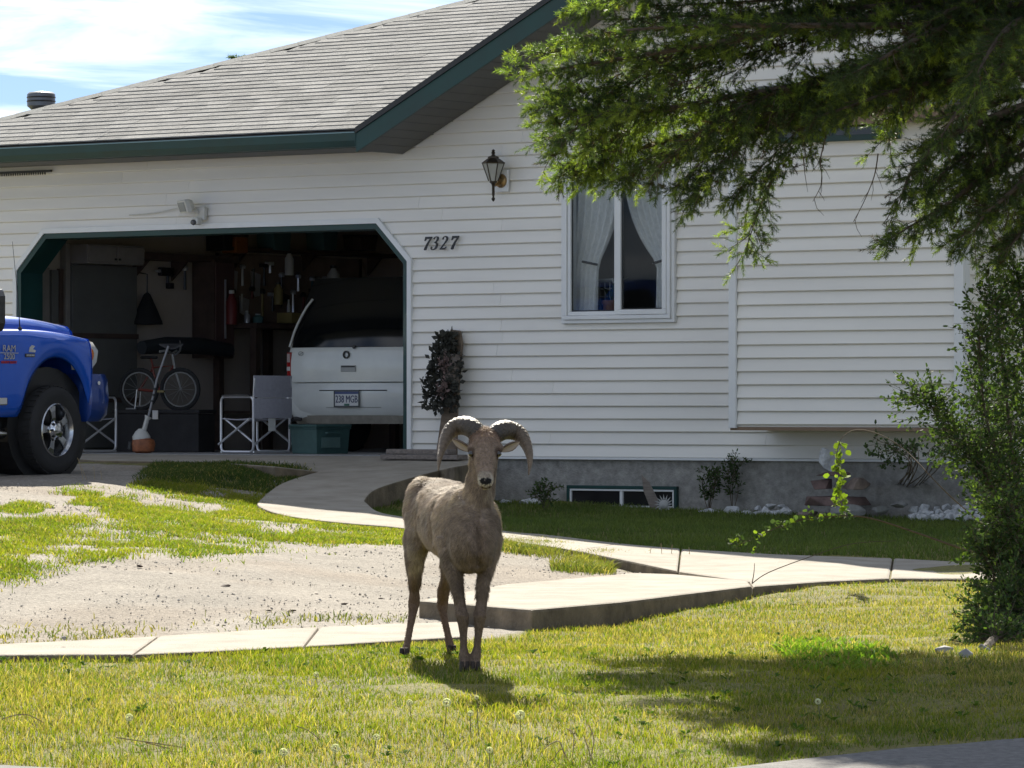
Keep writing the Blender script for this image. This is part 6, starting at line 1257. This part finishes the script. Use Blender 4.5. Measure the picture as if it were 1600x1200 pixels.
# distant conifer whose tip shows above the roof
dt = tag(empty('distant_conifer', (P(373,90,72).x,72,.8)), 'thin conifer tip showing just above the roof hip', 'tree'); hT = P(373,84,72).z-.8
MB().tube([(0,0,-.2),(0,0,hT*.5),(0,0,hT-.02)],[.14,.08,.004],8).build('trunk', M['bark'], dt)
S3 = Shoots(); z_ = .8
while z_ < hT:
    rr_ = max(.06,(hT-z_)*.26)
    for k in range(9):
        a = sr.random()*6.28
        for f_ in (.3,.6,.9): S3.add((rr_*f_*math.cos(a),rr_*f_*math.sin(a),z_-.15*rr_*f_+.02),(math.cos(a)+sr.gauss(0,.4),math.sin(a)+sr.gauss(0,.4),.15),.12+.1*rr_,sr.choice(OLD),1)
    z_ += .11
V,T,cc = needles(S3,12,.06,.007,9); arrays_obj('crown', M['needle'], V, T, cc, parent=dt)

# ================================================================ SHRUBS
M['leaf'] = mat('shrub_leaf',(1,1,1),.7,var=.1,scale=6,attr=True,spec=.15,trans=.4)
def leaves(pos, dirs, size, cols, seed, ratio=.5):
    r_ = np.random.default_rng(seed); p = np.array(pos); d = np.array(dirs); n = len(p); d /= np.linalg.norm(d,axis=1)[:,None]+1e-9; e_ = r_.normal(size=(n,3)); e_ -= d*(d*e_).sum(1)[:,None]; e_ /= np.linalg.norm(e_,axis=1)[:,None]; nn = np.cross(d,e_)
    s = np.asarray(size)[:,None]*(.6+.7*r_.random(n))[:,None]; w_ = s*ratio*.5
    V = np.stack([p,p+d*s*.35+e_*w_+nn*s*.06,p+d*s*.75+e_*w_*.8+nn*s*.03,p+d*s,p+d*s*.75-e_*w_*.8+nn*s*.03,p+d*s*.35-e_*w_+nn*s*.06],1).reshape(-1,3); k = np.arange(n)[:,None]*6
    T = np.concatenate([k+np.array([[0,1,5]]),k+np.array([[1,2,5]]),k+np.array([[2,4,5]]),k+np.array([[2,3,4]])]); c = np.repeat(np.array(cols)*(.7+.6*r_.random((n,1))),6,0); return V,T,c
LG = [(.045,.075,.03),(.055,.09,.034),(.04,.062,.03),(.065,.10,.04)]; LB = [(.13,.19,.025),(.16,.22,.03)]
def shrub(name, label, stems, mat_stem=M['twig'], lsize=.032, dens=1.0, pal=LG, side=.16, seed=3, ratio=.5, tipc=None, bare=.15, nside=1.0):
    o = tag(empty(name, stems[0][0][0]), label, 'shrub'); base_ = Vector(stems[0][0][0]); ms = MB(); pos=[]; ds=[]; sz=[]; cl=[]
    for pth, r0 in stems:
        pts = [p-base_ for p in catm(pth,8)]; m = len(pts); ms.tube(pts,[max(.0015,r0*(1-.85*i/m)) for i in range(m)],5)
        for i in range(int(m*bare)+1,m):
            for _ in range(int(3*dens+sr.random())):
                l = side*(.3+.9*sr.random())*nside; dd = ((pts[i]-pts[i-1]).normalized()*.5+Vector((sr.gauss(0,.7),sr.gauss(0,.7),sr.gauss(.05,.5)))).normalized(); e_ = pts[i]+dd*l; ms.tube([pts[i],pts[i]+dd*l*.5+rv(.01),e_],[.002,.0016,.001],3,cap=False)
                for k in range(int(5*l/.1)+2):
                    q = pts[i]+dd*l*(.25+.75*sr.random())+rv(.008); pos.append(tuple(q)); ds.append(tuple(dd*.5+rv(.7))); sz.append(lsize); cl.append(sr.choice(tipc if tipc and sr.random()<.25 else pal))
    ms.build('stems', mat_stem, o)
    V,T,c = leaves(pos,ds,sz,cl,seed,ratio); arrays_obj('leaves', M['leaf'], V, T, c, parent=o, smooth=True); return o
g1 = hit(1600,1075)
B0 = Vector((g1.x+.05,g1.y+2.2,0)); B0.z = float(gz(B0.x,B0.y)[0])
def stem(*pp): return [B0.copy()]+[P(*q) for q in pp]
sts = [(stem((1600,950,25),(1590,800,25.2),(1570,600,25.4),(1555,470,25.4)),.02),(stem((1600,940,25),(1580,780,25.1),(1540,650,25.2),(1530,520,25.2)),.018),(stem((1610,900,25.3),(1605,700,25.5),(1600,520,25.6),(1590,440,25.6)),.02),
 (stem((1590,1000,24.6),(1560,930,24.4),(1545,860,24.3)),.014),(stem((1600,900,25),(1550,760,25),(1500,690,25),(1440,615,25)),.014),(stem((1620,960,24.8),(1600,880,24.4),(1570,800,24.2)),.014),(stem((1600,1040,24.6),(1565,1000,24.2),(1548,960,24.1)),.012),
 (stem((1630,900,25.4),(1640,700,25.8),(1650,500,25.9)),.02),(stem((1620,1030,24.4),(1590,1000,24.0),(1575,930,23.9)),.012),(stem((1600,930,25.6),(1570,850,25.9),(1550,740,26),(1560,620,26)),.015)]
shrub('tall_shrub','dense dark green shrub at the right edge beneath the spruce',sts,dens=4.6,side=.24,seed=3,bare=.05,lsize=.029,tipc=[(.08,.13,.03),(.10,.14,.04)])
Bq = Pz(1610,880,.2)
canes = [([Bq]+PL([(1520,862,28.3),(1440,835,28.1),(1370,812,28.0),(1330,806,28.0),(1290,808,27.9),(1240,815,27.9),(1190,835,27.8),(1160,850,27.8)]),.008)]
shrub('arching_rose','long arching rose cane with sparse sunlit leaves over the path',canes,lsize=.035,dens=.28,pal=LB+LG,side=.09,seed=5,ratio=.7,bare=.45)
pk_ = Pz(1310,800,.27)
sp = [([Bq]+PL([(1490,780,28.5),(1410,700,28.6),(1350,672,28.7),(1315,685,28.7),(1306,735,28.7),(1314,785,28.7)]),.005)]
shrub('leafy_sprig','drooping cane tip with glowing yellow green leaves before the stone stack',sp,lsize=.042,dens=.42,pal=LB,side=.055,seed=6,ratio=.8,bare=.66)
gT = Pz(1175,912,.15)
tw_ = tag(empty('bare_cane', gT), 'thin bare cane springing from the path step edge', 'twig')
for pth in ([(1175,912,27.9),(1200,895,28.0),(1260,872,28.3),(1330,850,28.5),(1400,845,28.6)],[(1175,912,27.9),(1178,895,27.9),(1179,880,27.9)]):
    pts = [p-gT for p in catm(PL(pth),5)]; MB().tube(pts,[.0035*(1-.6*i/len(pts)) for i in range(len(pts))],4).build('stem', M['twig'], tw_)
# tangle of twigs against the bay
pT = Pz(1440,800,.3); tng = []
for k in range(12):
    a = sr.uniform(-1,1); tng.append(([pT+Vector((sr.uniform(-.15,.15),3.2+sr.uniform(-.2,.2),.05))]+[P(1435+a*60*f+sr.uniform(-8,8), 790-95*f**.8-sr.uniform(0,20), 35.0+sr.uniform(-.3,.3)) for f in (.4,.75)]+[P(1435+a*110+sr.uniform(-20,20),690+sr.uniform(-30,30)+abs(a)*20,34.8)],.006))
shrub('twiggy_bush','thin twiggy bush with few leaves below the bay siding',tng,lsize=.035,dens=.22,pal=LG,side=.12,seed=8,bare=.5)
for nm,px,pb_,n_,hp,lab,pal in (('foundation_weed',1108,792,6,65,'tall thin weed growing against the foundation right of the basement window',LG),('foundation_weed',1145,792,4,85,'leggy weed with a bent flowering stem right of the first one',LG),('foundation_weed',850,778,4,40,'small dry weed against the foundation left of the basement window',LG)):
    q = P(px,pb_,39.3); q.z = float(gz(q.x,q.y)[0]); st2 = [([q.copy()]+[q+Vector((sr.uniform(-.12,.12)*f,sr.uniform(-.1,.1)*f,hp/178*f)) for f in (.4,.75,1)],.004) for _ in range(n_)]
    shrub(nm,lab,st2,lsize=.035,dens=.4,pal=pal,side=.07,seed=9,ratio=.35,bare=.25)
# ================================================================ ROCKS, ORNAMENTS, SMALL THINGS
def rock(name, loc, sx_, sy_, sz_, m, label, cat, group=None, seed=0, rz=0, n=16, flat=False):
    r_ = random.Random(seed); bm = bmesh.new()
    for _ in range(n):
        v = Vector((r_.gauss(0,1),r_.gauss(0,1),r_.gauss(0,1))).normalized()
        if flat: v = Vector((max(-.8,min(.8,v.x*1.5)),max(-.8,min(.8,v.y*1.5)),max(-.6,min(.6,v.z*1.6))))
        bm.verts.new((v.x*sx_*r_.uniform(.8,1.1),v.y*sy_*r_.uniform(.8,1.1),v.z*sz_*r_.uniform(.8,1.1)+sz_*.75))
    res = bmesh.ops.convex_hull(bm, input=bm.verts); bmesh.ops.delete(bm, geom=[v for v in bm.verts if not v.link_faces], context='VERTS')
    me = bpy.data.meshes.new(name); bm.to_mesh(me); bm.free(); me.materials.append(m); o = bpy.data.objects.new(name, me); C.objects.link(o); o.location = loc; o.rotation_euler = (0,0,rz)
    b = o.modifiers.new('b','BEVEL'); b.width = min(sx_,sz_)*.12; b.segments = 2; return tag(o,label,cat,group)
quartz = mat('white_rock',(.52,.53,.54),.8,var=.35,scale=14,bump=.8,bscale=40); greyr = mat('grey_boulder',(.24,.24,.23),.85,var=.3,scale=10,bump=.5,bscale=30); redr = mat('red_brown_stone',(.13,.085,.075),.8,var=.35,scale=8,bump=.5,bscale=25); lich = mat('lichen_stone',(.22,.17,.14),.85,var=.4,scale=12,bump=.5,bscale=30)
def onwall(px, Yoff): # spot near the foundation on the line of sight of a photo column
    u_, _ = W(px, 790); p = H(u_, -Yoff); 
    Y_ = p.y; p = Vector(((px-800)/F*Y_, Y_, 0)); p.z = float(gz(p.x,p.y)[0]); return p
k = 0
ORD = ['first','second','third','fourth','fifth','sixth','seventh','eighth','ninth','tenth','eleventh','twelfth','thirteenth','fourteenth','fifteenth','sixteenth','seventeenth']
def wrock(px, py_bottom, wpx, hpx, label, off=.45, group='white edging rocks', m=quartz, cat='rock', flat=False, lift=None):
    global k
    p = onwall(px, off); sc = F/p.y; k += 1
    zb_ = CAMZ-(py_bottom-HOR)/sc; z0 = max(p.z-.02, zb_-.01) if lift is None else zb_
    return rock('rock',(p.x,p.y,z0),wpx/sc/2/.95,wpx/sc/2*.75,hpx/sc/1.75,m,label,cat,group,seed=k*13+5,rz=random.uniform(-.4,.4) if not flat else -TH+random.uniform(-.1,.1),flat=flat)
wrock(830,788,44,12,'flat white rock lying left of the basement window',.5,None)
wrock(790,786,22,8,'small pale rock just right of the ram neck',.5,None)
wrock(1105,803,38,11,'low flat white rock right of the sun ornament',.5,None); wrock(1143,803,28,16,'rounded white rock beside the low flat one',.5,None)
for j,(px,pb,w_,h_) in enumerate(((1166,805,24,10),(1183,806,26,11),(1197,803,22,14),(1212,805,26,11),(1228,804,24,16))): wrock(px,pb,w_,h_,f'{ORD[j]} white rock from left, front row of pile left of stone stack',.62,'white rocks left of the stone stack')
for j,(px,pb,w_,h_) in enumerate(((1186,797,16,9),(1205,794,20,10),(1222,794,16,9))): wrock(px,pb,w_,h_,f'{ORD[j]} small rock from left, behind the pile left of stone stack',.4,'white rocks left of the stone stack')
for rw,(pb,off,nn) in enumerate(((813,.75,10),(806,.55,9),(799,.35,7))):
    for j in range(nn): wrock(1430+(112/nn)*j+random.uniform(-2,2),pb+random.uniform(-1.5,1.5),random.uniform(15,24),random.uniform(10,16),f'{ORD[j]} white rock from the left in the {["front","middle","back"][rw]} row of heap by shrub',off,'white rocks in the right hand heap')
wrock(1325,808,54,26,'large grey boulder at the foot of the stone stack',.75,None,greyr,'boulder'); wrock(1405,792,30,14,'small grey boulder right of the stone stack',.5,None,greyr,'boulder'); wrock(1375,800,28,16,'mossy grey rock beside the large boulder',.5,None,greyr,'boulder')
wrock(1262,812,38,20,'dull brown rock under the left end of the stone stack',.7,None,lich,'rock')
wrock(1303,792,118,22,'wide reddish slab at the bottom of the stone stack',.55,None,redr,'stone slab',True,1)
wrock(1281,767,44,24,'dark block on the left of the stone stack',.6,None,redr,'stone block',True,1); wrock(1331,767,56,27,'lichen covered block on the right of the stone stack',.55,None,lich,'stone block',True,1)
wrock(1303,744,62,9,'thin dark plate near the top of the stone stack',.58,None,redr,'stone plate',True,1); wrock(1296,737,34,46,'upright white rock crowning the stone stack',.58,None,quartz,'rock',False,1)
# sun face ornament
p = onwall(1037,.75); so2 = tag(empty('sun_ornament',(p.x,p.y,p.z-.02),R(-12)),'weathered metal sun face ornament beside the basement window','ornament'); om = mat('pale_metal',(.30,.30,.29),.5,metal=.3,var=.2,scale=20)
Mo = Matrix.Translation((0,0,.09)) @ Matrix.Rotation(R(80),4,'X') @ Matrix.Scale(.72,4)
MB().lathe([(.0,.022),(.03,.02),(.055,.008),(.06,-.004),(.0,-.006)],20,M=Mo).build('face', om, so2, smooth=True)
for j in range(16):
    a = 2*math.pi*j/16; MB().prism([Mo @ Vector((r_*math.cos(a+q),r_*math.sin(a+q),0)) for r_,q in ((.063,-.17),(.125,.06),(.063,.17))],(0,.006,0)).build('ray', om, so2)
MB().tube([(0,.02,.12),(0,.02,-.1)],.006,6).build('stake', M['black'], so2)
p = onwall(1018,.7); fe = tag(empty('grey_feather_leaf',(p.x,p.y,p.z)),'grey wooden wing shape leaning behind the sun ornament','ornament')
MB().prism([(0,0,0),(.05,0,.02),(.06,0,.10),(-.02,0,.26),(-.09,0,.33),(-.07,0,.18)],(0,.02,0)).build('wing', M['woodgrey'], fe, bevel=.006); MB().tube([(.02,.01,.02),(.0,.01,.15),(-.07,.01,.30)],.006,5).build('rib', M['wood'], fe)
# dandelion clocks and dry stalks in the lawn
white_f = mat('seed_fluff',(.75,.73,.68),.9,var=.05,trans=.3); stalk = mat('dry_stalk',(.32,.24,.13),.8,var=.25); gst = mat('green_stalk',(.12,.13,.05),.7,var=.2)
def dand(px, py, hgt, label, rad=.017):
    q = hit(px, py); # place so that the head is seen at px,py
    Y_ = 20.0
    for _ in range(20):
        X_ = (px-800)/F*Y_; zt = float(gzf(X_,Y_))+hgt; Y_ = (CAMZ-zt)*F/(py-HOR)
    X_ = (px-800)/F*Y_; g0 = float(gzf(X_,Y_)); o = tag(empty('dandelion_clock',(X_,Y_,g0)),label,'dandelion','dandelion seed heads in the lawn')
    lx_ = random.uniform(-.02,.02); MB().tube([(-lx_,0,-.01),(-lx_*.3,0,hgt*.5),(0,0,hgt)],.0018,5).build('stem', gst, o); MB().lathe([(.0,-.004),(.004,-.002),(.004,.002),(.0,.004)],8,M=Matrix.Translation((0,0,hgt))).build('core', stalk, o)
    n = 150; d = rng.normal(size=(n,3)); d /= np.linalg.norm(d,axis=1)[:,None]; e_ = rng.normal(size=(n,3)); e_ -= d*(d*e_).sum(1)[:,None]; e_ /= np.linalg.norm(e_,axis=1)[:,None]; f_ = np.cross(d,e_); c0 = np.array([0,0,hgt])
    V = np.concatenate([np.stack([c0+d*rad*.6,c0+d*rad+e_*rad*.22,c0+d*rad-e_*rad*.22],1),np.stack([c0+d*rad*.6,c0+d*rad+f_*rad*.22,c0+d*rad-f_*rad*.22],1)]).reshape(-1,3); arrays_obj('seed_head', white_f, V, np.arange(len(V)).reshape(-1,3), parent=o)
for a in ((698,1098,.16,'tall dandelion clock left of centre below the ram',.018),(813,1117,.17,'roundest dandelion clock right of the ram',.019),(745,1090,.15,'spent thin dandelion head between the two tall clocks',.009),(202,1121,.07,'single dandelion clock in the left lawn',.016),(443,1175,.06,'dandelion clock at the bottom edge left of centre',.016),(524,1169,.07,'dandelion clock right of the bottom edge one',.017),(588,1152,.08,'dandelion clock below the ram hind leg',.014),(494,1054,.05,'low dandelion clock near the sidewalk edge',.013),(640,1098,.07,'small fluffy dandelion clock left of the tall one',.014),(735,1115,.1,'small half shed dandelion clock under the thin head',.012),(765,1172,.09,'drooping dandelion clock near the bottom centre',.013),(1278,1096,.08,'lone dandelion clock in the tree shade on the right',.013)): dand(*a)
def stalkthing(px, py, pts, label):
    q = hit(px,py); o = tag(empty('dry_stalk',(q.x,q.y,q.z)),label,'stalk','dry stalks in the lawn')
    for pl in pts: MB().tube(catm([Vector(p_) for p_ in pl],5),.0022,5).build('stem', stalk, o, smooth=True)
stalkthing(885,1196,[[(0,0,0),(-.03,0,.09),(-.09,-.02,.06)],[(.02,0,0),(.03,.02,.11),(.0,.02,.14)],[(.01,.01,0),(-.02,0,.06),(-.06,0,.0)]],'curled dry stalks at the bottom edge right of the ram')
stalkthing(920,1198,[[(0,0,0),(.02,0,.10),(.0,.02,.16)],[(.02,0,0),(-.02,0,.12)]],'upright dry stalks beside the curled ones')
stalkthing(40,1135,[[(-.1,0,.03),(0,0,.05),(.1,0,.0)]],'pale bent stalk lying in the far left lawn'); stalkthing(235,1172,[[(-.14,0,.05),(0,0,.03),(.13,0,.01)],[(-.02,0,.03),(.09,.02,.0)]],'pale forked stalk lying in the lower left lawn'); stalkthing(475,1158,[[(-.03,0,.06),(.02,0,.04),(.07,0,0)]],'short pale stalk below the ram hind legs')
stalkthing(130,750,[[(0,0,0),(-.03,0,.14),(-.05,0,.19)],[(.03,0,0),(-.01,0,.10)],[(.1,0,0),(.09,0,.12)],[(.16,0,0),(.15,0,.08)]],'cluster of tall dry stalks in front of the truck wheel')
stalkthing(1035,878,[[(0,0,0),(-.01,0,.13)],[(.06,0,0),(.07,0,.12)],[(.2,0,0),(.19,0,.10)],[(-.1,0,0),(-.08,0,.1)]],'thin dry stems standing along the path edge')
# bark chips and droppings on the gravel
chip = mat('dark_chip',(.05,.03,.022),.9,var=.4,scale=30)
for j,(cx,cy,w_) in enumerate(sorted([(390,447,26),(530,445,44),(845,523,60),(970,512,20),(1097,550,26),(1185,550,20),(1093,612,38),(85,695,30),(243,642,14),(500,540,16),(640,472,18),(1430,566,26),(1290,588,40),(1010,613,30),(490,703,34),(840,665,20),(980,660,22)])):
    q = hit(cx/2.4,700+cy/2.4); sc = F/q.y; wm_ = w_/2.4/sc/2
    rock('bark_chip',(q.x,q.y,q.z-.004),wm_,wm_*.6,max(.006,wm_*.28),chip,f'{ORD[j]} dark bark chip from the left on the sunlit gravel','bark chip','bark chips on the gravel',seed=j+200,rz=random.uniform(-.3,.3),n=10)
for px,py,w_ in ((100,1019,10),(930,888,14),(1215,1000,10)):
    q = hit(px,py); rock('pebble',(q.x,q.y,q.z+(.06 if px==100 else 0)),w_/300/2,w_/300/2,.012,greyr,{100:'dark pebble on the left sidewalk edge',930:'rounded pebble on the gravel by the path grass',1215:'grey pebble in the right lawn'}[px],'pebble',None,seed=px)
q = hit(1500,1018)
for j,(px,py,w_) in enumerate(((1475,1022,34),(1510,1028,26),(1535,1018,30))):
    q = hit(px,py); rock('shrub_rock',(q.x,q.y,q.z-.01),w_/300/2,w_/300/2,.035,greyr,['left flat grey stone at the shrub foot','middle small stone at the shrub foot','right stone half under the shrub'][j],'rock','stones at the shrub foot',seed=px)
